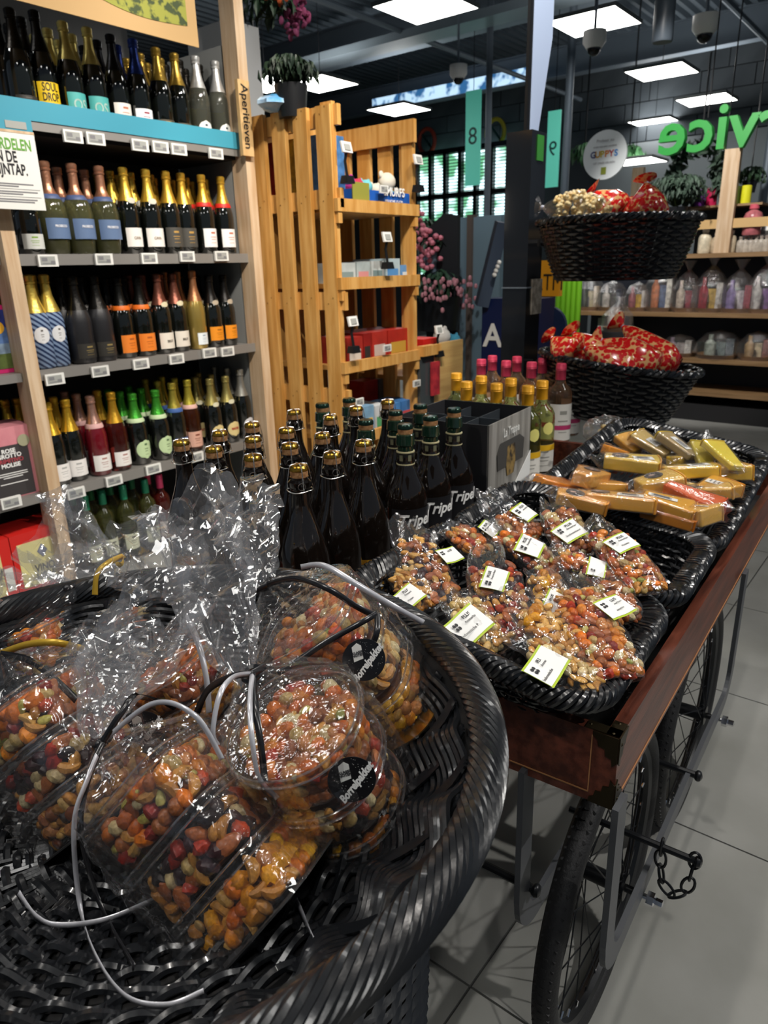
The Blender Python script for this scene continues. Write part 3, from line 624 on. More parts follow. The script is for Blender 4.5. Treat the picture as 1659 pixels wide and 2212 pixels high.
for j, (px, lab) in enumerate(((148, 'cream and red wine carton with large lettering on the lowest left shelf'), (14, 'second cream wine carton at the left edge of the lowest shelf'))):
    xa = at_y(px, 1150, 2.62)[0]
    t = thing('wine_box', (xa - .1, 2.62, 0), lab, 'box'); g = G(); g.bb((xa - .225, 2.62, .002), (xa, 2.8, .245)); g.build('carton', red, t, smooth=False)
    g = G(); g.bb((xa - .205, 2.618, .03), (xa - .04, 2.62, .205)); g.build('front_print', cream, t, smooth=False)
    text('VINO\nLIBRE', .042, RY, (xa - .115, 2.6165, .075), ink, t, bold=.0006, sx=.75); g = G(); g.poly([(0, .028), (.02, 0), (0, -.028), (-.02, 0)], .0008, (xa - .115, 2.6168, .16), RY); g.build('emblem', pm('blueish_ink', S('6f7486'), .5), t, smooth=False)
    g = G(); g.bb((xa - .036, 2.618, .04), (xa - .006, 2.62, .13)); g.build('side_label', offw, t, smooth=False)
for i, px in enumerate((18, 47, 72)):
    x = at_y(px, 1073 - .247 * px, 2.88)[0]; instance(B['brut' if i else 'dark'], TZ((x, 2.88, .382)), f'dark bottle behind the pink wine carton, {ORD[i]} from left', 'bottles behind the pink carton')
x = at_y(14, 800, 2.75)[0]; instance(B['blk_gold'], TZ((x, 2.85, .83)), 'gold-necked bottle behind the landscape wine carton')
# banner above
z0 = at_y(430, 103, 2.42)[2]; xr = at_y(430, 103, 2.42)[0]; t = thing('shelf_banner', (xr - .6, 2.42, z0), 'tan cardboard banner with vine leaves picture above the top shelf', 'banner')
g = G(); g.bb((xr - 1.6, 2.42, z0), (xr, 2.425, z0 + .7)); g.build('board', pm('tan_card', S('a9895a'), .6), t, smooth=False)
leaf = stripes('leaf_print', S('2c3a10'), S('83852c'), 34, kind='N', rough=.6)
n = 24; P = [(xr - .045, z0 + .06)] + [(xr - .06 - .40 * u / n, z0 + .058 - .012 * math.sin(u / n * PI) + .03 * (u / n) ** 3) for u in range(n)] + [(xr - .46, z0 + .6), (xr - .045, z0 + .6)]
g = G(); g.poly([(-(q[0] - xr), q[1] - z0) for q in P][::-1], .001, (xr, 2.4185, z0), np.array([[-1, 0, 0], [0, 0, 1], [0, 1, 0.]])); g.build('picture', leaf, t, smooth=False)
# grey column beside the shelf, flowers
g = G(); g.bb((2.42, 2.72, 0), (2.60, 3.0, 2.18)); tag(g.build('grey_column', pm('column_grey', S('8b8e90'), .6), smooth=False), 'light grey square column right behind the wine shelf post', 'column')
g = G(); g.bb((1.7, 3.35, 1.2), (2.35, 3.38, 2.3)); tag(g.build('partition_panel', pm('partition', S('6b6c6c'), .7), smooth=False), 'dull grey partition panel behind the clear bottles', 'panel')
# ---------------------------------------------------------------- pine rack with slatted side
XR, YC, YB = 2.40, 2.10, 2.58; XE = 2.94; ZT = 1.78
t = thing('slatted_rack', (2.67, 2.3, 0), 'honey pine slatted rack with toys beside the wine shelf', 'rack'); rackt = t
def nails(g, x, y, z, nx):
    for a, b in ((-.014, .012), (.014, -.012)): g.ell((x, y + a, z + b), (.001, .003, .003), nu=6, nv=4)
nailm = pm('nail_head', S('8a6234'), .4, .3)
sl = []
ys = [YB - .075 - i * .1275 for i in range(4)]
for i, y in enumerate(ys):
    g = G(); g.bb((XR - .02, y, 0.02), (XR, y + .078, ZT - .004 * i)); o = g.build('slat', wood_o, t, smooth=False)
    g = G()
    for z in (ZT - .03, 1.43, 1.02, .60): nails(g, XR - .0215, y + .039, z, 0)
    g.build('nail', nailm, o)
for z in (ZT - .045, 1.43, 1.02, .60, .2): g = G(); g.bb((XR, YC, z - .04), (XR + .022, YB, z + .035)); g.build('cross_rail', wood_o, t, smooth=False)
for i in range(4):
    y = ys[i]; g = G(); g.bb((XE, y, .02), (XE + .02, y + .078, ZT)); g.build('slat', wood_o, t, smooth=False)
for k in range(4):
    x = XR + .04 + k * .135; g = G(); g.bb((x, YB, .02), (x + .078, YB + .02, ZT)); g.build('slat', wood_o, t, smooth=False)
g = G(); g.bb((XR + .02, YB - .02, ZT - .10), (XE, YB, ZT)); g.build('back_rail', wood_o, t, smooth=False)
g = G(); g.bb((XE - .022, YC, ZT - .095), (XE, YB, ZT)); g.build('top_rail', wood_o, t, smooth=False)
RS = [1.43, 1.12, .765, .43]
for z in RS:
    g = G(); g.bb((XR + .022, YC + .02, z - .05), (XE, YB, z - .03)); g.build('shelf_board', wood_o, t, smooth=False)
    g = G(); g.bb((XR - .018, YC, z - .055), (XE + .018, YC + .02, z - .005)); g.build('front_rail', wood_o, t, smooth=False)
    for x in (XR, XE): g = G(); g.bb((x - .012, YC + .004, z - .10), (x + .012, YC + .06, z - .055)); g.build('corner_block', wood_o, t, smooth=False)
for x in (XR + .0, XE): g = G(); g.bb((x - .01, YC + .02, .02), (x + .012, YC + .08, ZT)); g.build('corner_post', wood_o, t, smooth=False)
# clip tag stands
def clip_stand(px, py, y, lab):
    p = at_y(px, py, y); t = thing('tag_stand', p, lab, 'tag stand'); g = G(); g.tube([p - [0, 0, .11], p - [0, -.01, .05], p - [0, 0, .015]], .006, 6); g.box(p - [0, 0, .12], (.05, .04, .03), taper=.8); g.build('clip', black_metal, t)
    R = rotm((1, 0, 0), -.25); g = G(); g.box(p, (.06, .008, .042), R); g.build('tag_case', offw, t, smooth=False); g = G(); g.box(p + [0, -.006, 0], (.035, .002, .024), R); g.build('screen', screen, t, smooth=False)
clip_stand(748, 318, 2.085, 'tag stand clipped to the toy shelf at the slatted corner'); clip_stand(903, 345, 2.085, 'tag stand at the right end of the toy shelf')
clip_stand(836, 512, 2.085, 'tag stand in the middle of the second rack shelf'); clip_stand(762, 694, 2.085, 'tag stand left on the red box shelf')
for px, py, lab in ((829, 409, 'price tag on the toy shelf rail'), (836, 752, 'price tag on the red box shelf rail'), (900, 828, 'price tag at the right of the low game shelf'), (776, 868, 'price tag left on the low game shelf')):
    p = at_y(px, py, 2.09); instance(tagp, TZ((p[0], 2.09, p[2]), 0, .8), lab, 'price tags on the pine rack')
def plush(c, s, col, col2, lab):
    c = np.array(c, float); t = thing('plush_toy', c, lab, 'soft toy'); f = pm('plush_' + col, S(col), .95, bump=(300, .6)); f2 = pm('plush_' + col2, S(col2), .95, bump=(300, .6))
    g = G(); g.ell(c + [0, 0, s * .5], (s * .5, s * .42, s * .5), nu=16, nv=10); g.build('body', f, t)
    g = G(); g.ell(c + [0, -.1 * s, s * 1.15], (s * .38, s * .36, s * .36), nu=16, nv=10); h = g.build('head', f2, t)
    g = G()
    for k in (-1, 1): g.ell(c + [k * s * .3, -.05 * s, s * 1.42], (s * .13, s * .08, s * .15))
    g.build('ear', f2, h)
    g = G()
    for k in (-1, 1): g.ell(c + [k * s * .48, -.2 * s, s * .55], (s * .14, s * .14, s * .3), rotm((0, 1, 0), k * .5))
    g.build('arm', f, t)
z = RS[0] - .0
for px, s_, a, b, lab in ((755, .07, 'b4a63a', 'b5308a', 'yellow and pink soft toy at the rack corner'), (775, .065, 'a02040', 'b03048', 'dark red soft toy on the toy shelf'), (793, .065, 'c2621e', '69b5bd', 'orange soft toy with pale blue head'), (815, .06, 'd6c58c', 'cfcabc', 'cream soft toy behind the blue tray'), (838, .085, '4f9fb0', 'd8d3c4', 'largest soft toy, off-white head, above the blue tray'), (868, .055, '5a4a3a', 'c5b8a0', 'small brown soft toy at the right of the toy shelf')):
    x = at_y(px, 370, 2.25)[0]; plush((x, 2.27, z - .03), s_ * 1.35, a, b, lab)
a = at_y(757, 388, 2.13); b = at_y(880, 388, 2.13)
t = thing('display_tray', ((a[0] + b[0]) / 2, 2.15, z - .03), 'blue cardboard toy tray with white lettering on the top rack shelf', 'display tray')
g = G(); g.bb((a[0], 2.12, z - .03), (b[0], 2.20, z + .04)); g.build('tray', pm('tray_blue', S('1a56b0'), .5, var=(9, S('174a96'))), t, smooth=False)
g = G(); g.box((a[0] + .05, 2.117, z + .03), (.11, .004, .07)); g.build('side_print', pm('tray_olive', S('8a8a3a'), .5), t, smooth=False)
text('SMURFS', .05, RY, ((a[0] + b[0]) / 2 + .08, 2.114, z + .038), white, t, bold=.001, sx=.9); text('PELUCHE 15 CM', .018, RY, ((a[0] + b[0]) / 2 + .08, 2.117, z + .0), white, t)
def pbox(px0, px1, y, z, h, dep, col, lab, cat='box', col2=None, tilt=0):
    x0 = at_y(px0, 700, y)[0]; x1 = at_y(px1, 700, y)[0]; t = thing('package_box', ((x0 + x1) / 2, y, z), lab, cat); g = G(); g.bb((x0, y, z), (x1, y + dep, z + h)); g.build('carton', pm('pk_' + col, S(col), .45, var=(14, tuple(k * .75 for k in S(col)))), t, smooth=False)
    if col2:
        w = x1 - x0; g = G(); g.bb((x0 + w * .12, y - .002, z + h * .15), (x1 - w * .15, y, z + h * .55)); g.build('print', pm('pk_' + col2, S(col2), .45), t, smooth=False)
    return t
for i, (a, b, h, c, c2) in enumerate(((737, 772, .085, 'b9c3c4', '7a8c8c'), (775, 803, .085, 'aab8ba', 'c98a8a'), (806, 832, .09, 'c4cccc', '6f8486'), (836, 866, .10, 'a8bcc4', '4f88c0'), (868, 896, .07, '5d92c8', 'c8d4dc'))):
    pbox(a, b, 2.16, RS[1] - .03, h, .2, c, ['pale white carton at the left of the second rack shelf', 'white carton with pink mark on the second rack shelf', 'white carton in the middle of the second rack shelf', 'pale blue carton behind the tag stand', 'blue wrapped packet at the right of the second rack shelf'][i], col2=c2)
for i, (a, b, h, c, c2) in enumerate(((748, 782, .12, '9c2820', 'c8c2b8'), (784, 800, .13, '8a1a16', '2a2a2a'), (803, 835, .13, 'a52c22', 'b8a8a0'), (838, 882, .13, 'a8281e', 'b8923a'))):
    pbox(a, b, 2.16, RS[2] - .03, h, .2, c, ['red toy box behind the tag stand', 'narrow dark red box between two red boxes', 'red toy box with grey print in the middle of the rack', 'widest red toy box with yellow print'][i], col2=c2)
for i, (a, b, h, c, c2) in enumerate(((778, 802, .13, '7fa8c8', 'd8b040'), (805, 832, .12, 'c8ccd0', '4f9a6a'), (835, 862, .11, '4a86c4', 'c05030'), (864, 890, .11, '3f78b8', 'b84a50'))):
    pbox(a, b, 2.15, RS[3] - .03, h, .15, c, ['blue game packet beside the corks on the low shelf', 'white and green game packet on the low shelf', 'blue game packet with red print on the low shelf', 'last blue game packet on the low shelf'][i], col2=c2)
pbox(782, 812, 2.35, RS[3] - .03, .2, .1, 'b02822', 'red book standing behind the game packets'); pbox(814, 838, 2.35, RS[3] - .03, .2, .1, '6e645c', 'grey-brown book standing behind the game packets')
for px, c, lab in ((602, 'a02a20', 'red packet behind the slats'), (636, 'c99a28', 'yellow patterned packet behind the slats'), (683, '4a7ab0', 'blue packet behind the third slat gap')):
    y = at_x(px, 330, XR + .05)[1]; t = thing('package_box', (XR + .1, y, 1.4), lab, 'box'); g = G(); g.bb((XR + .04, y - .06, 1.405), (XR + .16, y + .06, 1.68)); g.build('carton', pm('pk_' + c, S(c), .45, var=(40, tuple(k * .6 for k in S(c)))), t, smooth=False)
# plant pot on rack and flower bunch
def leafy(name, c, r, n, mat, label, cat, pot=None, size=.07, updir=.4):
    c = np.array(c, float); t = thing(name, c, label, cat)
    if pot: g = G(); g.lathe([(pot[0] * .8, -pot[1]), (pot[0], 0), (pot[0] * .93, 0), (pot[0] * .9, -.02), (0, -.02)], 20, c); g.build('pot', pot[2], t)
    g = G(); st = G()
    for i in range(n):
        a = rng.rand() * 2 * PI; e = math.asin(min(1, rng.rand() * .9 + .1)) * (1 if rng.rand() < .8 else -.4); d_ = np.array([math.cos(a) * math.cos(e), math.sin(a) * math.cos(e), math.sin(e) + updir]); d_ /= np.linalg.norm(d_)
        q = c + d_ * r * (.45 + .55 * rng.rand()) * np.array([1, 1, .75]); R = frame(np.cross(d_, [0.1, 0, 1.]), d_ + .8 * (rng.rand(3) - .5)); l = size * (.7 + .6 * rng.rand()); w = l * .4
        V = np.array([(-w * .2, -l * .5, 0), (-w * .5, 0, .006), (0, l * .5, -.01), (w * .5, 0, .006), (w * .2, -l * .5, 0), (0, 0, -.004)]) @ R.T + q; g.add(V, [(0, 5, 1), (1, 5, 2), (2, 5, 3), (3, 5, 4), (0, 4, 5)])
        if i % 6 == 0: st.tube([c, (c + q) / 2 + [0, 0, .01], q], .002, 4)
    g.build('leaves', mat, t, smooth=False, kind='stuff'); st.build('stem', pm('stem_green', S('3b4a26'), .7), t); return t
dkleaf = pm('dark_leaf', S('2c4630'), .5, var=(8, S('1c2e20'))); gyleaf = pm('grey_leaf', S('46594b'), .6, var=(10, S('2a3a30')))
p = at_y(628, 185, 2.35); leafy('potted_plant', p, .14, 420, pm('plant_leaf', S('20341f'), .55, var=(8, S('14221a'))), 'dark green plant in a black pot on top of the pine rack', 'plant', (.07, .12, black_metal), size=.045, updir=.7)
p = at_y(585, 40, 2.7); t = leafy('flower_bunch', p, .15, 90, dkleaf, 'bunch of pink and orange flowers hanging above the grey column', 'flowers')
for c_, (dx, dz), nn in (('7f3458', (.06, .03), 26), ('b8562a', (-.06, .08), 20), ('6a2a4c', (.03, -.05), 16)):
    g = G()
    for k in range(nn): g.ell(p + np.array([dx, -.12, dz]) + (rng.rand(3) - .5) * .1, (.014, .01, .018), rotm((1, 0, 0), rng.rand() * 3), nu=6, nv=4)
    g.build('flower', pm('petal_' + c_, S(c_), .7), t, kind='stuff')
p = at_y(600, 225, 2.4); t = thing('toy_bag', p, 'blue and white packet lying on top of the rack', 'bag'); g = G(); g.ell(p, (.09, .07, .03), nu=16, fn=lambda V: V * (1 + .12 * np.sin(V[:, :1] * 9 + V[:, 1:2] * 7))); g.build('packet', pm('packet_blue', S('4f9ad0'), .4, var=(12, S('c8d8e4'))), t)
# low crate right of the rack with plush, and acrylic stand
a = at_y(908, 755, 2.1); b = at_y(1000, 742, 2.1)
t = thing('low_crate', ((a[0] + b[0]) / 2, 2.3, 0), 'low pale wooden crate box right of the pine rack', 'crate')
zc = .775
g = G(); g.bb((a[0], 2.1, .0), (a[0] + .12, 2.12, zc - .05)); g.build('clear_panel', pm('dark_acrylic', S('3f4548'), .1), t, smooth=False)
g = G(); g.bb((a[0] + .12, 2.1, .35), (b[0], 2.12, zc)); g.build('side_board', pm('pale_crate', S('c7a468'), .5, var=(5, S('b8935a'), (.6, 8, 8))), t, smooth=False)
g = G(); g.bb((a[0], 2.08, zc - .05), (a[0] + .16, 2.12, zc)); g.build('rail', wood_o, t, smooth=False)
g = G(); g.bb((a[0], 2.12, .6), (b[0], 2.55, .62)); g.build('shelf_board', wood_o, t, smooth=False)
g = G(); g.bb((a[0], 2.53, .02), (b[0], 2.55, zc)); g.build('back_board', wood_o, t, smooth=False)
clip_stand(948, 712, 2.09, 'black tag clip on the low pale crate')
for i, (px, py, s_, c1, c2, lab) in enumerate(((915, 735, .07, '52a8b8', '4ba6b8', 'light blue soft toy beside the rack edge'), (950, 730, .09, 'cfcdc8', 'd8d6d2', 'white soft toy lying in the low crate'), (978, 738, .07, 'd4d2ce', '3f8fae', 'small white and blue soft toy at the crate end'))):
    p = at_y(px, py, 2.3); plush((p[0], 2.3, .62), s_ * 1.5, c1, c2, lab)
x = at_y(925, 752, 2.15)[0]; t = thing('package_box', (x, 2.15, .62), 'red tray of small toys in the low crate', 'box'); g = G(); g.bb((x - .06, 2.14, .62), (x + .07, 2.26, .80)); g.build('carton', red, t, smooth=False)
p = at_y(970, 820, 2.0); t = thing('hanging_packet', p, 'small red packet hanging on the pale crate side', 'packet'); g = G(); g.box((p[0], 2.085, p[2]), (.07, .012, .17)); g.build('card', pm('packet_red', S('b8343c'), .4, var=(20, S('8a2430'))), t, smooth=False)
# flower stand behind
p = at_y(945, 640, 3.2); t = leafy('flower_stand', p, .26, 200, dkleaf, 'dark low table of pink flowers behind the pine rack', 'flowers', (.2, .25, black_metal), size=.08)
g = G()
for k in range(70): g.ell(p + np.array([0, -.15, .02]) + (rng.rand(3) - .5) * [.55, .2, .22], (.02, .014, .02), nu=6, nv=4)
g.build('blossom', pm('pink_petal', S('b87a80'), .7), t, kind='stuff')
g = G(); g.tube([p - [0, 0, .25], (p[0], p[1], 0)], .02, 8); g.lathe([(.2, 0), (.2, .015), (0, .015)], 20, (p[0], p[1], 0)); g.build('table_leg', black_metal, t)
for (px, py, lab) in ((917, 505, 'pink flower arrangement in front of the far window'), (934, 545, 'small pink flowers below the window arrangement')):
    p = at_x(px, py, 5.2 if px < 920 else 4.8); t = leafy('flower_arrangement', p, .16, 60, dkleaf, lab, 'flowers', (.06, .25, beam)); g = G()
    for k in range(40): g.ell(p + [-.1, 0, .02] + (rng.rand(3) - .5) * [.1, .26, .3], (.02, .024, .02), nu=6, nv=4)
    g.build('blossom', pm('rose_petal', S('d87a86'), .6), t, kind='stuff')
# black round chair / monitor silhouette, steel doors, navy unit, ATM sign
p = at_x(957, 560, 4.8); t = thing('display_board', p, 'black curved display board in front of the steel cabinet', 'board')
g = G(); g.poly([(-.14, -.62), (.14, -.62), (.14, .30), (.02, .32), (-.13, .22), (-.16, .08), (-.05, 0), (-.14, -.1), (-.17, -.25)], .04, p, RX @ np.diag([1, 1, 1.])); g.build('board', darkp, t, smooth=False)
stl = pm('brushed_steel', S('8397a0'), .35, .35, bump=(120, .1, (8, 8, .3)))
a = at_x(965, 468, 5.2); b = at_x(1088, 468, 5.2)
t = thing('steel_cabinet', ((5.2), (a[1] + b[1]) / 2, 0), 'tall brushed steel cabinet with brown uprights left of the black column', 'cabinet')
g = G(); g.bb((5.25, b[1], 0), (5.8, a[1], a[2] - .01)); g.build('body', stl, t, smooth=False)
ym = at_x(1018, 468, 5.2)[1]
for (u0, u1) in ((a[1], ym), (ym, b[1])): g = G(); g.bb((5.2, u1 + .02, .05), (5.25, u0 - .02, a[2] - .02)); g.build('door', stl, t, smooth=False)
for y in (a[1], ym): g = G(); g.bb((5.17, y - .022, 0), (5.25, y + .022, a[2])); g.build('upright', pm('brown_post', S('5f5148'), .5), t, smooth=False)
navy = pm('navy_board', S('101c44'), .4)
a = at_x(1042, 640, 3.9); b = at_x(1082, 640, 3.9)
t = thing('navy_display', (3.9, (a[1] + b[1]) / 2, 0), 'navy blue display pillar with a large white letter A', 'display')
g = G(); g.bb((3.9, b[1] - .25, 0), (4.1, a[1], at_x(1060, 645, 3.9)[2])); g.build('pillar', navy, t, smooth=False)
g = G(); c0 = at_x(1040, 660, 3.88); c1 = at_x(1085, 480, 3.88); g.tube([c0, c1], .05, 4); g.build('strut', pm('slate_blue', S('3a4658'), .5), t, smooth=False)
g = G()
for k in range(4): q = at_x(1068 + k * 3.4, 594 - k * 9, 3.83); g.ell(q, (.012, .014, .014))
g.build('stud', offw, t)
p = at_x(1064, 727, 3.895); text('A', .19, RX, p, offw, t, bold=.004)
yel = pm('orange_sign', S('e89a1c'), .5, emit=.12)
a = at_x(1158, 563, 4.6); b = at_x(1207, 640, 4.6); t = thing('cash_machine_sign', (a + b) / 2, 'orange sign with black letters ATM beside the black column', 'sign')
g = G(); g.bb((4.6, b[1], b[2]), (4.65, a[1] + .02, a[2])); g.build('board', yel, t, smooth=False); g = G(); g.bb((4.63, (a[1] + b[1]) / 2 - .03, 0), (4.67, (a[1] + b[1]) / 2 + .03, b[2])); g.build('post', black_metal, t, smooth=False); text('ATM', .15, RX, np.array([4.595, (a[1] + b[1]) / 2 - .01, (a[2] + b[2]) / 2 - .03]), ink, t, sx=.7)
p = at_x(1183, 725, 4.5); t = thing('round_board', p, 'dark blue rounded board below the orange sign', 'sign'); g = G()
g.poly([(-.13, -.3)] + [(.13 * math.cos(a), .06 + .13 * math.sin(a)) for a in np.linspace(PI, 0, 12)] + [(.13, -.3)], .03, p, RX); g.build('board', pm('dusk_blue', S('2f3f66'), .5), t, smooth=False)
g = G(); g.box(p + [-.02, 0, -.09], (.006, .24, .05)); g.build('stripe', pm('tan_print', S('a8906a'), .5), t, smooth=False); g = G(); g.tube([(p[0] + .01, p[1], 0), p - [0, 0, .29]], .03, 8); g.build('post', black_metal, t)
lime = pm('lime_panel', S('68a61a'), .5)
a = at_x(1203, 598, 5.3); b = at_x(1250, 730, 5.3); t = thing('lime_partition', ((5.3), (a[1] + b[1]) / 2, 0), 'bright lime green ribbed panel left of the gift shelves', 'panel')
g = G()
for k in range(5): y = a[1] + (b[1] - a[1]) * (k + .5) / 5; g.tube([(5.3, y, 0.02), (5.3, y, a[2])], (a[1] - b[1]) / 9.6, 10)
g.build('rib', lime, t)
# ---------------------------------------------------------------- gift shelves far right
GX = 5.6
def gz(px, py): return at_x(px, py, GX)
shelfw = pm('oak_shelf', S('8f7250'), .5, var=(5, S('7c6040'), (8, .6, 8)))
t = thing('gift_shelf', (GX, 1.4, 0), 'long oak and black shelf unit holding wrapped gifts at the far right', 'shelf unit')
yl = gz(1240, 668)[1] + .02; yr = -.6
SZ = [gz(1500, 548)[2], gz(1450, 675)[2], gz(1500, 775)[2], gz(1500, 845)[2]]
for k, z in enumerate(SZ):
    yy = yl if k else gz(1455, 550)[1] + .25
    g = G(); g.bb((GX, yr, z - .03), (GX + .4, yy, z)); g.build('shelf_board', shelfw, t, smooth=False)
g = G(); g.bb((GX + .4, yr, 0), (GX + .43, yl, SZ[0] + .0)); g.build('back_panel', pm('navy_back', S('151b26'), .5), t, smooth=False)
g = G(); g.bb((GX + .02, yr, 0), (GX + .38, yl, .12)); g.build('plinth', darkp, t, smooth=False)
for px in (1563,): q = gz(px, 480); g = G(); g.bb((GX + .02, q[1] - .05, SZ[0]), (GX + .07, q[1] + .05, gz(1563, 322)[2])); g.build('post', wood_l, t, smooth=False)
q0 = gz(1460, 488); g = G(); g.bb((GX + .05, yr, q0[2] - .03), (GX + .08, q0[1], q0[2] + .03)); g.build('cross_rail', pm('pale_rail', S('c2a06c'), .5), t, smooth=False)
z_c = gz(1560, 440)[2]; g = G(); g.bb((GX + .1, gz(1640, 436)[1], z_c - .015), (GX + .35, gz(1490, 440)[1] + .1, z_c)); g.build('shelf_board', shelfw, t, smooth=False)
g = G(); g.bb((GX + .36, yr, SZ[0]), (GX + .4, gz(1470, 500)[1], z_c)); g.build('back_panel', pm('slate_back', S('2a323a'), .5), t, smooth=False)
for px, c, lab in ((1511, '8a3fa8', 'purple candle on the small upper shelf'), (1536, 'b01848', 'dark red candle on the small upper shelf'), (1586, 'a9c86a', 'pale green candle right of the wooden post'), (1609, 'd6d428', 'bright yellow candle on the small upper shelf')):
    q = at_x(px, 436, GX + .2); t = thing('pillar_candle', (q[0], q[1], z_c), lab, 'candle'); g = G(); g.lathe([(0, 0), (.035, 0), (.037, .01), (.036, .115), (.025, .12), (.0, .112)], 16, (q[0], q[1], z_c)); g.build('wax', pm('wax_' + c, S(c), .4), t); g = G(); g.tube([(q[0], q[1], z_c + .11), (q[0], q[1], z_c + .13)], .002, 4); g.build('wick', ink, t)
p = at_x(1458, 448, GX - .1); leafy('bush_plant', p, .28, 900, gyleaf, 'bushy grey-green plant behind the upper basket', 'plant', (.1, .2, black_metal), size=.05, updir=.9)
p = at_x(1508, 375, GX + .2); t = thing('hanging_wreath', p, 'round leafy wreath hanging above the small shelf', 'wreath'); g = G()
for k in range(260):
    a = rng.rand() * 2 * PI; q = p + [0.0, .17 * math.cos(a), .17 * math.sin(a)] + (rng.rand(3) - .5) * .09; R = frame(rng.rand(3) - .5, rng.rand(3) - .5); l = .05
    g.add(np.array([(0, -l, 0), (-l * .4, 0, .005), (0, l, 0), (l * .4, 0, .005)]) @ R.T + q, [(0, 1, 2, 3)])
g.build('leaves', gyleaf, t, smooth=False, kind='stuff'); g = G(); g.tube([p + [0, 0, .17], p + [0, 0, .75]], .006, 5); g.build('cord', black_metal, t)
for px, py, lab in ((1560, 385, 'dark hanging plant behind the wooden post'), (1620, 390, 'dark hanging plant right of the wooden post')):
    p = at_x(px, py, GX + .35); t = leafy('hanging_plant', p, .12, 160, dkleaf, lab, 'plant', (.05, .08, black_metal), size=.045); g = G(); g.tube([p, p + [0, 0, 1.4]], .005, 5); g.build('cord', black_metal, t)
for px, lab in ((1262, 'green hanging plant left of the round sign'), (1358, 'green hanging plant right of the round sign')):
    p = at_x(px, 345, 9.0 if px < 1300 else 9.6); t = leafy('hanging_plant', p, .22, 120, pm('mid_leaf', S('2f5a34'), .6), lab, 'plant', size=.11); g = G(); g.tube([p, p + [0, 0, 2.2]], .01, 5); g.build('cord', black_metal, t)
# wooden frame post far
p = at_x(1375, 400, 8.6); g = G(); g.bb((8.6, p[1] - .06, 0), (8.68, p[1] + .06, at_x(1377, 362, 8.6)[2])); tag(g.build('timber_post', wood_l, smooth=False), 'thin far timber post behind the heart-printed bags', 'post')
# jars, bottles and gifts
def jar(px, z, w, h, col, lab, x=GX + .12, top='e0ddd6', cat='jar'):
    q = at_x(px, 600, x); c = (x, q[1], z); t = thing('gift_jar', c, lab, cat); g = G(); g.lathe([(0, 0), (w * .45, 0), (w / 2, h * .06), (w / 2, h * .6), (w * .42, h * .72), (w * .2, h * .8), (w * .2, h * .86)], 14, c); g.build('body', pm('jar_' + col, S(col), .25, var=(30, tuple(k * .7 for k in S(col)))), t)
    g = G(); g.lathe([(w * .26, h * .84), (w * .26, h * .98), (w * .1, h), (0, h)], 12, c); g.build('lid', pm('jar_' + top, S(top), .4), t); return t
jar(1514, SZ[0], .09, .17, 'ddd2b8', 'cream bottle at the left end of the thin upper shelf'); jar(1540, SZ[0], .08, .14, 'c8b498', 'pale jar next to the cream bottle'); jar(1568, SZ[0], .08, .15, 'cbbca0', 'pale jar below the wooden post')
jar(1610, SZ[0] + .11, .12, .2, 'b86a70', 'pink jar with a heart, highest on the upper shelf', top='c85868')
for k in range(8): jar(1590 + k * 11, SZ[0], .05, .105, 'b8b0a4', f'small white jar in the right-hand jar row, {ORD[k]} from the left', top='8a8078')
q = at_x(1643, 492, GX + .2); t = thing('gift_card_sign', q, 'square white picture card right of the pink jar', 'card'); g = G(); g.box(q, (.01, .15, .13)); g.build('card', white, t, smooth=False); g = G(); g.box(q + [-.007, .0, 0], (.002, .07, .08)); g.build('print', grey, t, smooth=False)
q = at_x(1616, 420, GX + .02)
gfilm = film('gift_film', milk=.04, gloss=.10, scale=30, strength=1.0, rough=.15, edge=.6)
def gift(px, z, w, h, cols, lab, x=GX + .14, tray='8a6238', peak=True):
    q = at_x(px, 680, x); c = np.array((x, q[1], z)); t = thing('gift_package', c, lab, 'gift package')
    g = G(); g.lathe([(w * .40, 0), (w * .48, .03), (w * .46, .03), (w * .4, .01), (0, .01)], 20, c, sq=3); g.build('tray', pm('tray_' + tray, S(tray), .5), t)
    for k, cc in enumerate(cols):
        a = 2.4 * k; g = G(); hh = h * (.45 + .25 * ((k * 5) % 3) / 2); o = c + [w * .2 * math.cos(a), w * .26 * math.sin(a), .012]
        if k % 2: g.lathe([(0, 0), (w * .13, 0), (w * .14, hh * .6), (w * .06, hh * .75), (w * .06, hh), (0, hh)], 12, o)
        else: g.box(o + [0, 0, hh / 2], (w * .18, w * .24, hh), rotm((0, 0, 1), a))
        g.build('item', pm('gi_' + cc, S(cc), .35, var=(35, tuple(v * .55 for v in S(cc)))), t)
    pr = [(w * .5, 0), (w * .54, h * .2), (w * .5, h * .55), (w * .3, h * .8)] + ([(w * .06, h * .98), (w * .22, h * 1.2)] if peak else [(0, h * .9)])
    g = G(); g.lathe(pr, 22, c, sq=2.6, cap=False); V = g.v[0]; k_ = np.sin(np.arctan2(V[:, 1] - c[1], V[:, 0] - c[0]) * 7 + V[:, 2] * 50); V[:, :2] += (V[:, :2] - c[:2]) * .06 * k_[:, None]; g.build('film_wrap', gfilm, t, angle=15); return t
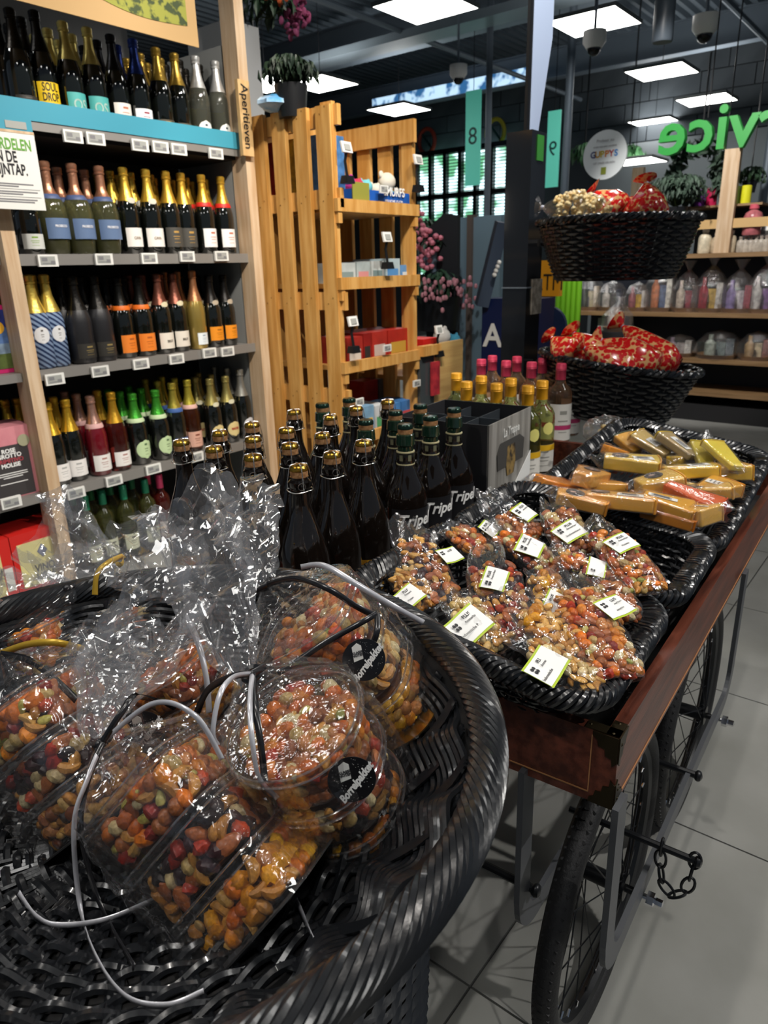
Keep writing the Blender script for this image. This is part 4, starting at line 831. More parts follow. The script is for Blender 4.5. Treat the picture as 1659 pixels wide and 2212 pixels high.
GF = [(1272, 1, .22, .2, ('a89a70', '3a3a30', 'c9b9a0', '282c3a'), 'row of dark bottles in wrap, leftmost on the middle gift shelf', 0), (1320, 1, .22, .17, ('55504a', 'c8c0b8', '3a3f50'), 'wrapped gift with grey items on the middle gift shelf', 0),
      (1375, 1, .2, .16, ('c8a03a', 'a05a60', 'd8d0c8'), 'wrapped gift with yellow card on the middle gift shelf', 0), (1425, 1, .22, .26, ('5a6a8a', 'c87a50', 'e0dcd0'), 'tall peaked gift in clear wrap', 1),
      (1480, 1, .22, .2, ('8a2a34', 'c8b8a8', '5a4038'), 'gift with dark red box', 1), (1530, 1, .24, .22, ('b89848', '9a2f3a', 'c9c4bc'), 'gift with gold ribbon item', 1), (1590, 1, .24, .2, ('b8b0b4', '8a7aa8', 'c04a58'), 'gift with pale lilac contents', 1), (1645, 1, .24, .22, ('7a5a8a', 'c8c4c0', 'a8343c'), 'gift with purple box at the right edge', 1),
      (1475, 2, .26, .12, ('a8a09c', '8a7a88', 'c8c4bc'), 'low wrapped tray leftmost on the lower gift shelf', 0), (1562, 2, .30, .15, ('6a7a78', '9aa498', '5a6468'), 'large domed clear package in the middle of the lower gift shelf', 0), (1645, 2, .24, .15, ('c8b898', 'a88a60', '8a5a50'), 'wrapped basket at the right of the lower gift shelf', 0)]
for px, s_, w, h, cols, lab, pk in GF: gift(px, SZ[s_], w * .98, h * 1.5, cols, lab, peak=bool(pk))
q = at_d(1335, 690, 3.4); 
for px, lab in ((1296, 'white packet behind the lime panel'), (1318, 'grey packet behind the twisted gift wrap')):
    y = gz(px, 700)[1]; t = thing('package_box', (GX + .1, y, SZ[2]), lab, 'box'); g = G(); g.bb((GX + .08, y - .05, SZ[2]), (GX + .2, y + .05, SZ[2] + .27)); g.build('carton', pm('pk_c0', S('a8aaa8'), .5), t, smooth=False)
t = gift(1335, 0, .2, .2, ('6a5a48', 'a8a098'), 'twist-topped clear gift behind the lower basket', x=5.2)
zz = at_x(1335, 715, 5.2)[2]
for o in [t]: o.matrix_basis = Matrix.Translation((5.2, t.location[1], zz)); 
g = G(); g.lathe([(.12, 0), (.12, zz), (0, zz)], 20, (5.2, t.location[1], 0)); tag(g.build('display_stand', darkp), 'dark round stand under the twist-topped gift', 'stand')
# ---------------------------------------------------------------- black column with hanging baskets
CXX = 2.75
N_ = at_x(1150, 279, CXX); L_ = at_x(1095, 279, CXX); zt = N_[2]
xr_ = at_y(1181, 310, N_[1])[0]
colm = pm('gloss_black', (.008, .009, .011), .12, coat=.5)
t = thing('black_column', (CXX, N_[1], 0), 'glossy black display column holding two wicker baskets', 'column')
g = G(); g.bb((CXX, N_[1], 0), (xr_, L_[1], zt)); g.build('column_body', colm, t, smooth=False)
zj = at_x(1110, 622, CXX)[2]; g = G(); g.bb((CXX - .003, N_[1] - .003, zj - .002), (xr_ + .003, L_[1] + .003, zj + .003)); g.build('seam_strip', beam, t, smooth=False)
q = at_y(1166, 320, N_[1]); g = G(); g.box((q[0], N_[1] - .003, q[2]), (.05, .004, .09)); g.build('green_sticker', pm('green_sticker', S('3c8a3c'), .4), t, smooth=False)
q = at_y(1162, 640, N_[1]); g = G(); g.box((q[0] - .02, N_[1] - .003, q[2]), (.09, .004, .14)); g.build('info_label', pm('info_label', S('6b655c'), .5, var=(40, S('9a948a'))), t, smooth=False)
m0 = at_x(1131, 270, CXX + .01); 
t = thing('screen_panel', (CXX + .03, m0[1], zt), 'tall pale blue screen panel seen edge-on atop the black column', 'screen')
xs1 = at_y(1164, 270, m0[1] - .02)[0]
g = G(); g.bb((CXX + .005, m0[1] - .016, zt), (CXX + .03, m0[1] - .004, zt + .85)); g.build('bezel', black_metal, t, smooth=False)
g = G(); g.poly([(0, 0), (xs1 - CXX - .03, 0), (xs1 - CXX + .06, .34), (xs1 - CXX + .06, .5), (0, .8)], .012, (CXX + .03, m0[1] - .012, zt), RY); g.build('glass_panel', pm('screen_added_glow', S('a4b4d0'), .3, emit=.2), t, smooth=False)  # pale colour and slight glow added because this face catches little light

def weave_tub(name, C, R, r0, r1, H, lab, n=40, rows=16, sx=1.0):
    """round or oval tub woven of flat black strips: stakes, rows, rim; local axes = columns of R"""
    C = np.array(C, float); t = thing(name, C, lab, 'basket'); T = lambda V: (np.asarray(V) @ np.asarray(R).T) + C
    g = G(); K = n * 4; th = np.arange(K) / K * 2 * PI
    for j in range(rows):
        u = (j + .5) / rows; z = -H * (1 - u); r = r0 + (r1 - r0) * u ** .8; rr = r + .0035 * np.sin(th * n / 2 + (j % 2) * PI)
        g.tube(T(np.stack([rr * np.cos(th) * sx, rr * np.sin(th), np.full(K, z)], 1)), .0072, 4, True, flat=None)
    g.build('weave', wicker, t, kind='stuff')
    g = G()
    for k in range(n):
        a = 2 * PI * (k + .5) / n; g.tube(T([((r0 + (r1 - r0) * u ** .8) * math.cos(a) * sx, (r0 + (r1 - r0) * u ** .8) * math.sin(a), -H * (1 - u)) for u in (0, .3, .6, 1)]), .004, 4)
    g.build('stake', wicker, t, kind='stuff')
    g = G()
    for q in range(3):
        P = []
        for i in range(200):
            a = 2 * PI * i / 200; w = 26 * a / 1 + q * 2 * PI / 3; rr = r1 + .006 + .008 * math.cos(w); P.append((rr * math.cos(a) * sx, rr * math.sin(a), .002 + .008 * math.sin(w)))
        g.tube(T(P), .0065, 5, True)
    g.build('rim', wicker, t)
    g = G(); g.lathe([(r0, -H + .004), (r0, -H - .004)], 32, (0, 0, 0)); g.v[0][:, 0] *= sx; g.v[0] = T(g.v[0]); g.build('base', wicker, t); return t
U1 = frame((1, 0, 0), rotm(RR[:, 0], .03) @ np.array([0, 0, 1.]))
BD = 2.62; bc1 = at_d(1335, 478, BD); bc2 = at_d(1337, 782, BD - .04)
rad1 = 165 * BD / FPX
weave_tub('hanging_basket', bc1, np.eye(3), rad1 * .74, rad1, .20, 'upper black round basket of snack bags on the column')
# lower one tilts to the right of the picture
tz = np.array([0, 0, 1.]) + RR[:, 0] * .13 ; R2 = frame((1, 0, 0), tz)
weave_tub('hanging_basket', bc2, R2, rad1 * .68, rad1 * .97, .195, 'lower tilted black round basket of heart-printed bags')
g = G(); 
for bc in (bc1, bc2):
    q = np.array([xr_ - .02, N_[1] - .01, bc[2] - .06]); v = bc - q; v[2] = 0; v /= np.linalg.norm(v); g.tube([q, np.array([bc[0], bc[1], q[2]]) - v * rad1 * .85], .014, 8)
tag(g.build('basket_bracket', black_metal), 'black arms joining the column to the two round baskets', 'bracket')
# snack bags
heart = bpy.data.materials.new('heart_print'); heart.use_nodes = True; nt = heart.node_tree; bs = nt.nodes['Principled BSDF']; bs.inputs['Roughness'].default_value = .2; bs.inputs['Coat Weight'].default_value = .8
co = nt.nodes.new('ShaderNodeTexCoord'); vo = nt.nodes.new('ShaderNodeTexVoronoi'); vo.inputs['Scale'].default_value = 68; rp = nt.nodes.new('ShaderNodeValToRGB')
rp.color_ramp.elements[0].color = (*S('d81c1c'), 1); rp.color_ramp.elements[1].color = (*S('f0b878'), 1); rp.color_ramp.elements[0].position = .56; rp.color_ramp.elements[1].position = .68
nt.links.new(co.outputs['Object'], vo.inputs[0]); nt.links.new(vo.outputs[0], rp.inputs[0]); nt.links.new(rp.outputs[0], bs.inputs['Base Color'])
popm = pm('popcorn', S('f0d08a'), .7, var=(60, S('f0e2b8')))
def cone_bag(a, b, w, mat, lab, fill=None):
    """bag whose twisted mouth is at a and wide end at b (world points)"""
    a = np.array(a); b = np.array(b); ax = b - a; L_ = np.linalg.norm(ax); R = frame(np.cross(ax, [0.2, .1, 1]), ax); t = thing('snack_bag', b, lab, 'snack bag')
    pr = [(w * .30, -L_ * .13), (w * .05, 0), (w * .22, L_ * .15), (w * .42, L_ * .45), (w * .52, L_ * .75), (w * .45, L_ * .93), (w * .2, L_), (0, L_ * 1.0)]
    def mk(s): 
        g = G(); g.lathe([(r * s, z) for r, z in pr], 26, (0, 0, 0), cap=False); V = g.v[0]; k_ = np.array([noise.noise(Vector(q * 30)) for q in V]); V[:, :2] *= (1 + .22 * k_)[:, None]; g.v[0] = V @ R.T + a; return g
    mk(1).build('bag', mat, t, angle=60)
    if fill:
        g = G()
        for k in range(90):
            u = .35 + .6 * rng.rand(); th = rng.rand() * 2 * PI; r = np.interp(u * L_, [p[1] for p in pr], [p[0] for p in pr]) * .85
            q = np.array([r * math.cos(th), r * math.sin(th), u * L_]) @ R.T + a
            for j in range(3): g.ell(q + (rng.rand(3) - .5) * .014, (.009, .008, .008), nu=6, nv=4)
        g.build('popcorn', popm, t, kind='stuff')
    g = G(); g.lathe([(w * .06, -.006), (w * .065, 0), (w * .06, .006)], 12, a, R=R); g.build('tie', pm('silver_tie', S('b8bccc'), .3, .5), t)
    return t
for (ax, ay, ad, bx, by, bd, w, mt, lab, fl) in (
    (1172, 448, 2.15, 1268, 452, 2.1, .10, 'bagfilm', 'clear bag of popcorn at the left of the upper basket', 1), (1240, 435, 2.2, 1300, 466, 2.05, .09, 'bagfilm', 'second clear bag of popcorn in the upper basket', 1),
    (1282, 415, 2.2, 1335, 468, 2.2, .12, 'h', 'red heart-printed bag in the middle of the upper basket', 0), (1330, 440, 2.3, 1388, 468, 2.25, .10, 'h', 'low red heart-printed bag behind the cone bag', 0),
    (1396, 395, 2.15, 1400, 478, 2.15, .115, 'h', 'upright red heart-printed cone bag, tallest in the upper basket', 0),
    (1192, 730, 2.1, 1240, 775, 2.05, .09, 'h', 'small heart-printed bag at the left of the lower basket', 0), (1240, 720, 2.1, 1290, 788, 2.05, .11, 'h', 'pale heart-printed bag left of centre in the lower basket', 0),
    (1300, 735, 2.05, 1418, 800, 1.98, .105, 'h', 'heart-printed bag lying in front in the lower basket', 0), (1345, 705, 2.12, 1452, 802, 2.02, .105, 'h', 'heart-printed bag lying highest on the lower basket', 0), (1262, 752, 2.0, 1370, 812, 1.98, .10, 'h', 'heart-printed bag at the front rim of the lower basket', 0)):
    k_ = BD / 2.18; cone_bag(at_d(ax, ay, ad * k_), at_d(bx, by, bd * k_), w * k_, heart if mt == 'h' else bagfilm, lab, fl)
# ---------------------------------------------------------------- bicycle-wheel cart
TA = math.radians(2.9); CD = np.array([math.cos(TA), math.sin(TA), 0]); CN = np.array([-math.sin(TA), math.cos(TA), 0]); CC = np.array([.6929, .2205, 0])
def cw(s, o, z): return CC + s * CD + o * CN + np.array([0, 0, z])
RC = np.array([CD, CN, [0, 0, 1.]]).T
CLn, CWd, CZ1, CZ0 = 1.34, .82, .638, .539
t = thing('display_cart', cw(.65, .35, 0), 'mahogany display cart on black bicycle wheels carrying baskets and bottles', 'cart'); cart = t
def cbox(g, s0, s1, o0, o1, z0, z1, mi=0): g.box(cw((s0 + s1) / 2, (o0 + o1) / 2, (z0 + z1) / 2), (abs(s1 - s0), abs(o1 - o0), z1 - z0), RC, mi)
W3 = [wood_d, pm('mahogany_line', S('a9784f'), .4)]
for nm, a in (('side_panel', (0, CLn, 0, .016)), ('side_panel', (0, CLn, CWd - .016, CWd)), ('end_panel', (0, .016, .016, CWd - .016)), ('end_panel', (CLn - .016, CLn, .016, CWd - .016))):
    g = G(); cbox(g, *a, CZ0, CZ1); o = g.build(nm, wood_d, t, smooth=False)
    g = G()
    if nm == 'side_panel': oo = a[2] - .0012 if a[2] == 0 else a[3] - .001; cbox(g, .03, CLn - .03, oo, oo + .002, CZ0 + .008, CZ0 + .0095)
    else: ss = a[0] - .0012; cbox(g, ss, ss + .002, .03, CWd - .03, CZ0 + .012, CZ0 + .0135); cbox(g, ss, ss + .002, .03, .0313, CZ0 + .012, CZ1 - .006)
    g.build('inlay_line', W3[1], o, smooth=False)
g = G(); cbox(g, .016, CLn - .016, .016, CWd - .016, CZ0 + .005, CZ0 + .018); g.build('bed_board', darkp, t, smooth=False)
# brass corners
def scallop(g, s, o, zc, up):
    w = .030
    for (ax) in (0, 1):
        pts = [(0, 0), (w, 0), (w * .98, .006), (w * .8, .010), (w * .74, .018), (w * .5, .019), (w * .46, .028), (w * .22, .030), (w * .18, .040), (0, .034)]
        pts = [(x, -y * up) for x, y in pts]
        R = np.array([CD, [0, 0, 1], -CN]).T if ax == 0 else np.array([CN, [0, 0, 1], -CD]).T
        if up < 0: pts = pts[::-1]
        g.poly(pts, .0016, cw(s, o, zc) + (-CN * .001 if ax == 0 else -CD * .001), R)
g = G(); scallop(g, 0, 0, CZ1, 1); cbox(g, 0, .030, 0, .015, CZ1, CZ1 + .0016); cbox(g, 0, .015, 0, .040, CZ1, CZ1 + .0016); g.build('corner_plate', brass, t, smooth=False)
g = G(); scallop(g, 0, 0, CZ0, -1); g.build('corner_plate', brass, t, smooth=False)
g = G()
for q in ((.004, .008), (.026, .008), (.008, .036)): g.ell(cw(q[0], q[1], CZ1 + .0016), (.002, .002, .001), nu=8, nv=4)
for z in (CZ0 + .012, CZ0 + .025, CZ1 - .012): g.ell(cw(.007, -.002, z), (.0022, .001, .0022), nu=8, nv=4)
g.build('rivet', brass, t)
# U frames
def arc(c, r, a0, a1, n=9): return [(c[0] + r * math.cos(a), c[1] + r * math.sin(a)) for a in np.linspace(a0, a1, n)]
fram = pm('frame_grey', S('54565a'), .4, .2)
def uframe(o, zb=.272):
    P = [(.006, CZ0 + .01), (.010, zb + .06)] + arc((.062, zb + .05), .05, PI, 1.5 * PI) + [(.4, zb + .004)] + arc((.735, zb + .06), .06, 1.5 * PI, 2 * PI) + [(.797, CZ0 + .01)]
    P = np.array([cw(a, o, z) for a, z in P]); g = G(); g.strip(P, .034, .008, -CN); g.build('frame_strap', fram, t, smooth=False)
for o in (-.006, .112, CWd - .11, CWd + .006): uframe(o)
def rod(s, z, o0, o1, r=.006): g = G(); g.tube([cw(s, o0, z), cw(s, o1, z)], r, 8); g.ell(cw(s, o0, z), (r * 1.7, r * 1.2, r * 1.7), RC, nu=8); return g.build('cross_rod', black_metal, t)
rod(.45, .29, -.022, CWd, .006); rod(.03, .33, .1, CWd, .006)
rr = rod(.205, .330, -.072, .12, .0052)
# chain links on the rod
links = [(cw(.205, -.022, .330), 0), (cw(.205, -.022, .308), 1), (cw(.203, -.026, .284), 0), (cw(.202, -.036, .262), 1), (cw(.20, -.052, .262), 0), (cw(.203, -.064, .284), 1), (cw(.205, -.066, .308), 0), (cw(.205, -.068, .330), 1)]
for i, (c, k) in enumerate(links):
    nx = links[min(i + 1, len(links) - 1)][0] - links[max(i - 1, 0)][0]; nx = nx / (np.linalg.norm(nx) + 1e-9)
    if i == 0: nx = np.array([0, 0, 1.])
    s2 = np.cross(nx, CD if k else np.cross(nx, CD)); s2 /= np.linalg.norm(s2); th = np.linspace(0, 2 * PI, 17)[:-1]
    g = G(); g.tube([c + nx * .015 * math.cos(a) + s2 * .008 * math.sin(a) for a in th], .0022, 5, True); g.build('chain_link', black_metal, rr)
# wheels
WR = .245
def wheel(s, o):
    R = np.array([CD, [0, 0, 1], -CN]).T; c = cw(s, o, WR)
    th = np.linspace(0, 2 * PI, 73)[:-1]
    g = G(); g.tube([c + CD * (WR - .034) * math.cos(a) + np.array([0, 0, 1]) * (WR - .034) * math.sin(a) for a in th], .011, 8, True); w = g.build('wheel_rim', black_metal, t)
    g = G(); g.tube([c + CD * (WR - .0175) * math.cos(a) + np.array([0, 0, 1]) * (WR - .0175) * math.sin(a) for a in th], .0175, 12, True)
    g.build('tyre', rubber, w)
    g = G()
    for i in range(110):
        a = 2 * PI * i / 110; d_ = CD * math.cos(a) + np.array([0, 0, 1]) * math.sin(a)
        for k in (-1, 0, 1): g.box(c + d_ * (WR - .0012 - .003 * abs(k)) + CN * k * .009, (.006, .003, .0035), frame(CN + .5 * k * np.cross(d_, CN), d_))
    g.build('tread_block', rubber, w, smooth=False, kind='stuff')
    g = G(); g.lathe([(.006, -.05), (.006, -.035), (.02, -.034), (.02, -.03), (.013, -.028), (.013, .028), (.02, .03), (.02, .034), (.006, .035), (.006, .05)], 16, c, R=R); h = g.build('hub', black_metal, w)
    g = G(); g.tube([c - CN * (o + .02 if o < .2 else .09), c + CN * .06], .0045, 8); g.lathe([(0, 0), (.011, 0), (.011, .010), (.006, .012), (.006, .022), (0, .024)], 6, c - CN * (.066 if o < .2 else -.04), R=R); g.build('axle_nut', chrome, w)
    g = G()
    for i in range(28):
        a = 2 * PI * i / 28; sgn = 1 if i % 2 else -1; b = a + (.9 if (i // 2) % 2 else -.9)
        p0 = c + CN * sgn * .03 + .018 * (CD * math.cos(b) + np.array([0, 0, 1]) * math.sin(b)); p1 = c + (WR - .042) * (CD * math.cos(a) + np.array([0, 0, 1]) * math.sin(a)); g.tube([p0, p1], .0011, 4)
    g.build('spoke', black_metal, w, kind='stuff')
    g = G()
    for i in range(28):
        a = 2 * PI * i / 28; u = CD * math.cos(a) + np.array([0, 0, 1]) * math.sin(a); g.tube([c + u * (WR - .055), c + u * (WR - .044)], .002, 5)
    g.build('spoke_nipple', chrome, w, kind='stuff')
for o in (.052, CWd - .052):
    for s in (.186, .715): wheel(s, o)

# ---------------------------------------------------------------- rectangular wicker baskets
def rrect(lx, ly, r, n):
    """points around a rounded rectangle, n total"""
    segs = []; cx_, cy_ = lx / 2 - r, ly / 2 - r
    L_ = 2 * (2 * cx_ + 2 * cy_) + 2 * PI * r; out = []
    for i in range(n):
        d = (i / n) * L_
        for (c0, a0, st, ln, dr) in (((cx_, cy_), None, (lx / 2, -cy_), 2 * cy_, (0, 1)), ((cx_, cy_), 0, 0, PI * r / 2, 0), (0, None, (cx_, ly / 2), 2 * cx_, (-1, 0)), ((-cx_, cy_), PI / 2, 0, PI * r / 2, 0),
                                     (0, None, (-lx / 2, cy_), 2 * cy_, (0, -1)), ((-cx_, -cy_), PI, 0, PI * r / 2, 0), (0, None, (-cx_, -ly / 2), 2 * cx_, (1, 0)), ((cx_, -cy_), 1.5 * PI, 0, PI * r / 2, 0)):
            if d <= ln + 1e-9:
                if a0 is None: out.append((st[0] + dr[0] * d, st[1] + dr[1] * d, dr[1], -dr[0])); 
                else: a = a0 + d / r; out.append((c0[0] + r * math.cos(a), c0[1] + r * math.sin(a), math.cos(a), math.sin(a)))
                break
            d -= ln
    return np.array(out)
def rbasket(s0, s1, o0, o1, zr, zl, zfar, H, lab, rows=11, tp=.90):
    lx, ly = s1 - s0, o1 - o0; C = cw((s0 + s1) / 2, (o0 + o1) / 2, 0); zc = (zr + zl) / 2 + zfar / 2
    X = CD * lx + np.array([0, 0, zfar]); X /= np.linalg.norm(X); Y = CN * ly + np.array([0, 0, zl - zr]); Z = np.cross(X, Y); Z /= np.linalg.norm(Z); R = frame(X, Z); C = C + np.array([0, 0, zc])
    T = lambda V: (np.asarray(V) @ R.T) + C
    t = thing('wicker_basket', C, lab, 'basket')
    nst = int(round((2 * lx + 2 * ly) / .026)) // 2 * 2; K = nst * 5
    g = G()
    for j in range(rows):
        u = (j + .5) / rows; z = -H * (1 - u); k = tp + (1 - tp) * u; q = rrect(lx * k, ly * k, .045, K)
        off = .0032 * np.cos(np.arange(K) / K * nst * PI + (j % 2) * PI)
        g.tube(T(np.stack([q[:, 0] + q[:, 2] * off, q[:, 1] + q[:, 3] * off, z + .0008 * np.sin(np.arange(K) * .7 + j)], 1)), H / rows * .46, 5, True)
    g.build('weave', wicker, t, kind='stuff')
    g = G(); q0 = rrect(lx * tp, ly * tp, .045, nst); q1 = rrect(lx, ly, .045, nst)
    for i in range(nst):
        for e in (-.0035, .0035):
            a = np.array([q0[i, 0] - q0[i, 3] * e, q0[i, 1] + q0[i, 2] * e, -H]); b = np.array([q1[i, 0] - q1[i, 3] * e, q1[i, 1] + q1[i, 2] * e, .002]); g.tube(T([a, (a + b) / 2, b]), .0026, 5)
    g.build('stake', wicker, t, kind='stuff')
    # braided rim: five strands plaited around the edge
    K = 420; q = rrect(lx + .014, ly + .014, .055, K); nw = int((2 * lx + 2 * ly) / .055)
    g = G()
    for m_ in range(6):
        w = 2 * PI * nw * np.arange(K) / K + m_ * 2 * PI / 6
        a = .0145 * np.cos(w) * (1 if m_ % 2 else 1); b = .0085 * np.sin(w) + .0035 * np.sin(2 * w)
        g.tube(T(np.stack([q[:, 0] + q[:, 2] * a, q[:, 1] + q[:, 3] * a, b + .004], 1)), .0042, 6, True)
    g.build('braided_rim', wicker, t)
    g = G(); L1 = lx * .9
    for j in range(int(ly * (tp - .02) / .011)):
        y = -ly * (tp / 2 - .01) + j * .011; n = 40; xx = np.linspace(-lx * tp / 2, lx * tp / 2, n); g.tube(T(np.stack([xx, np.full(n, y), -H + .002 + .0025 * np.sin(xx / .026 * PI + (j % 2) * PI)], 1)), .0045, 4)
    g.build('base_weave', wicker, t, kind='stuff'); return R, C
K1 = rbasket(-.020, .262, .032, .365, .676, .738, .0, .060, 'nearest rectangular black wicker basket of nut bags', tp=.82)
K2 = rbasket(.285, .535, .028, .375, .678, .726, .010, .085, 'middle rectangular black wicker basket of nut bags')
K3 = rbasket(.552, 1.08, .026, .345, .672, .722, .045, .095, 'far large rectangular black wicker basket of cheese', rows=13)

# ---------------------------------------------------------------- bottles standing in the cart
g = G(); cbox(g, .02, CLn - .02, .40, CWd - .02, CZ0 + .02, CZ0 + .024); tag(g.build('bottle_mat', darkp, smooth=False), 'thin black liner under the bottles in the cart', 'liner')
BZ = CZ0 + .024
HB = .853 - BZ
amber_black = pm('beer_glass', (.006, .004, .003), .045, coat=1, spec=.7)
amber_black.node_tree.nodes['Principled BSDF'].inputs['Specular Tint'].default_value = (1, .95, .9, 1)
goldcap = pm('gold_cap', S('c49a3e'), .24, 1, bump=(160, .2)); cork = pm('cork', S('b98a5c'), .8, bump=(300, .4), var=(120, S('8d5f38'))); wire = pm('cage_wire', (.75, .74, .72), .25, 1)
RB = .0455
def beer():
    t = thing('beer_bottle', (0, 0, 0)); t['category'] = 'bottle'; H = HB; k = H / .335
    pr = [(0, .003), (RB * .85, 0), (RB, .008), (RB * 1.0, .10 * k), (RB * .985, .135 * k), (RB * .90, .165 * k), (RB * .72, .195 * k), (RB * .53, .222 * k), (RB * .40, .245 * k), (RB * .345, .262 * k), (RB * .325, H - .042), (RB * .40, H - .038), (RB * .41, H - .026), (RB * .33, H - .022), (RB * .33, H - .018)]
    g = G(); g.lathe(pr, 32); g.build('glass', amber_black, t)
    g = G(); g.lathe([(RB * .27, H - .024), (RB * .31, H - .018), (RB * .335, H - .006), (RB * .32, H - .002)], 20); g.build('cork', cork, t)
    g = G(); g.lathe([(RB * .345, H - .0075), (RB * .35, H - .003), (RB * .29, H + .001), (RB * .15, H + .0028), (0, H + .003)], 20); g.build('cap', goldcap, t)
    g = G()
    for q in range(4):
        a = PI / 4 + q * PI / 2 + .3; P = [(0.004 * math.cos(a), .004 * math.sin(a), H + .0035), (RB * .30 * math.cos(a), RB * .30 * math.sin(a), H + .002), (RB * .37 * math.cos(a), RB * .37 * math.sin(a), H - .006), (RB * .43 * math.cos(a), RB * .43 * math.sin(a), H - .022), (RB * .47 * math.cos(a), RB * .47 * math.sin(a), H - .040)]
        for ph in (0, PI):
            PP = []
            for u in np.linspace(0, 1, 25):
                i = u * 4; j = min(int(i), 3); f_ = i - j; b = np.array(P[j]) * (1 - f_) + np.array(P[j + 1]) * f_; tn = np.array([-math.sin(a), math.cos(a), 0]); PP.append(b + tn * .0007 * math.cos(u * 40 + ph) + np.array([0, 0, .0]))
            g.tube(PP, .00055, 4)
    th = np.linspace(0, 2 * PI, 25)[:-1]; g.tube([(RB * .475 * math.cos(a), RB * .475 * math.sin(a), H - .040 + .001 * math.sin(3 * a)) for a in th], .0009, 5, True)
    c = np.array([RB * .5 * math.cos(-2.2), RB * .5 * math.sin(-2.2), H - .03]); g.tube([c + np.array([.006 * math.cos(a) * .8, .006 * math.cos(a) * -.6, .006 * math.sin(a)]) for a in np.linspace(0, 2 * PI, 13)[:-1]], .0007, 4, True)
    g.build('wire_cage', wire, t)
    g = G(); patch(g, RB, .005, .075, -2.2, .95, n=14); lb = g.build('label', pm('gold_label', S('c99a2c'), .4, var=(40, S('8a5a14'))), t); return t
def beer2():
    t = thing('beer_bottle', (0, 0, 0)); t['category'] = 'bottle'; H = HB; k = H / .335; gg = pm('green_glass', (.006, .022, .012), .05, coat=1, spec=.7)
    pr = [(0, .003), (RB * .85, 0), (RB, .008), (RB * 1.0, .13 * k), (RB * .97, .16 * k), (RB * .80, .19 * k), (RB * .58, .213 * k), (RB * .44, .233 * k), (RB * .38, .25 * k), (RB * .36, H - .052)]
    g = G(); g.lathe(pr, 32); g.build('glass', amber_black, t)
    g = G(); g.lathe([(RB * .362, H - .055), (RB * .35, H - .043), (RB * .43, H - .040), (RB * .42, H - .034), (RB * .40, H - .020), (RB * .34, H - .018)], 24); g.build('neck_foil', gg, t)
    g = G(); g.lathe([(RB * .30, H - .020), (RB * .335, H - .016), (RB * .34, H - .007)], 20); g.build('cork', cork, t)
    g = G(); g.lathe([(RB * .355, H - .008), (RB * .355, H - .002), (RB * .30, H + .0015), (0, H + .0025)], 20); g.build('cap', pm('green_cap', (.01, .03, .02), .2, .6), t)
    g = G(); g.lathe([(RB * .37, .245 * k), (RB * .375, .245 * k), (RB * .372, .272 * k), (RB * .36, .272 * k)], 24); nb = g.build('neck_label', pm('neck_black', (.015, .015, .014), .35), t)
    for z in (.243 * k, .272 * k): g = G(); g.lathe([(RB * .365, z - .002), (RB * .41, z - .0012), (RB * .41, z + .0012), (RB * .365, z + .002)], 24); g.build('neck_band', pm('cream_band', S('b3ab84'), .45), nb)
    g = G()
    for q in range(6): a = q * PI / 3; patch(g, RB * .374, .252 * k, .266 * k, a, .22, n=5)
    g.build('crest', pm('crest_olive', S('6b6a52'), .5), nb)
    g = G(); patch(g, RB, .03, .125, -2.2, 1.1, n=16); lb = g.build('label', pm('label_black', (.014, .014, .016), .3), t)
    R = frame((math.sin(2.2), -math.cos(2.2) , 0), (math.cos(-2.2), math.sin(-2.2), 0)); R = np.array([[-math.sin(-2.2), math.cos(-2.2), 0], [0, 0, 1], [math.cos(-2.2), math.sin(-2.2), 0]]).T
    R = np.array([[math.sin(2.2), math.cos(2.2), 0], [0, 0, 1], [math.cos(-2.2), math.sin(-2.2), 0]]).T
    o = text('Tripel', .034, R, np.array([math.cos(-2.2), math.sin(-2.2), 0]) * (RB + .002) + [0, 0, .10], white, lb, bold=.0006, shear=.3, sx=.9)
    mid = np.array([math.cos(-2.2), math.sin(-2.2)])
    for q in o.data.vertices:
        v = np.array([q.co.x, q.co.y]); r = v.dot(mid); tt = v - mid * r; a = np.linalg.norm(tt) / RB * (1 if (tt[0] * -mid[1] + tt[1] * mid[0]) > 0 else -1); rr_ = RB + (r - RB) ; b = -2.2 + a; q.co.x = rr_ * math.cos(b); q.co.y = rr_ * math.sin(b)
    return t
B1 = beer(); B2 = beer2()
GC = [(645, 1008, 'front corner gold-capped corked beer bottle, nearest of all'), (717, 980, 'corked beer bottle second along the right edge from the nearest'), (785, 955, 'corked beer bottle with wire ring, third along the right edge'),
      (546, 986, 'gold-capped beer bottle left of the nearest one'), (546, 947, 'gold-capped beer bottle directly behind the left front one'), (544, 916, 'gold-capped beer bottle hidden behind two left ones'),
      (626, 961, 'gold-capped beer bottle with wire ring behind the nearest one'), (619, 928, 'gold-capped beer bottle second behind the nearest one'), (635, 889, 'gold-capped beer bottle in front of the slatted rack'),
      (461, 968, 'gold-capped beer bottle third from left rising from the wrap'), (474, 934, 'gold-capped beer bottle with ring, left back row'), (391, 954, 'leftmost gold-capped beer bottle in the cart'),
      (696, 939, 'gold-capped beer bottle in the middle of the crowd'), (713, 900, 'gold-capped beer bottle in the middle back row'), (769, 881, 'gold-capped beer bottle beside the low game shelf'), (837, 867, 'rearmost right gold-capped beer bottle')]
for px, py, lab in GC:
    p = at_z(px, py, .851); instance(B1, TZ((p[0], p[1], BZ), rng.rand() * .5 - .25), lab, 'gold-capped corked beer bottles in the cart')
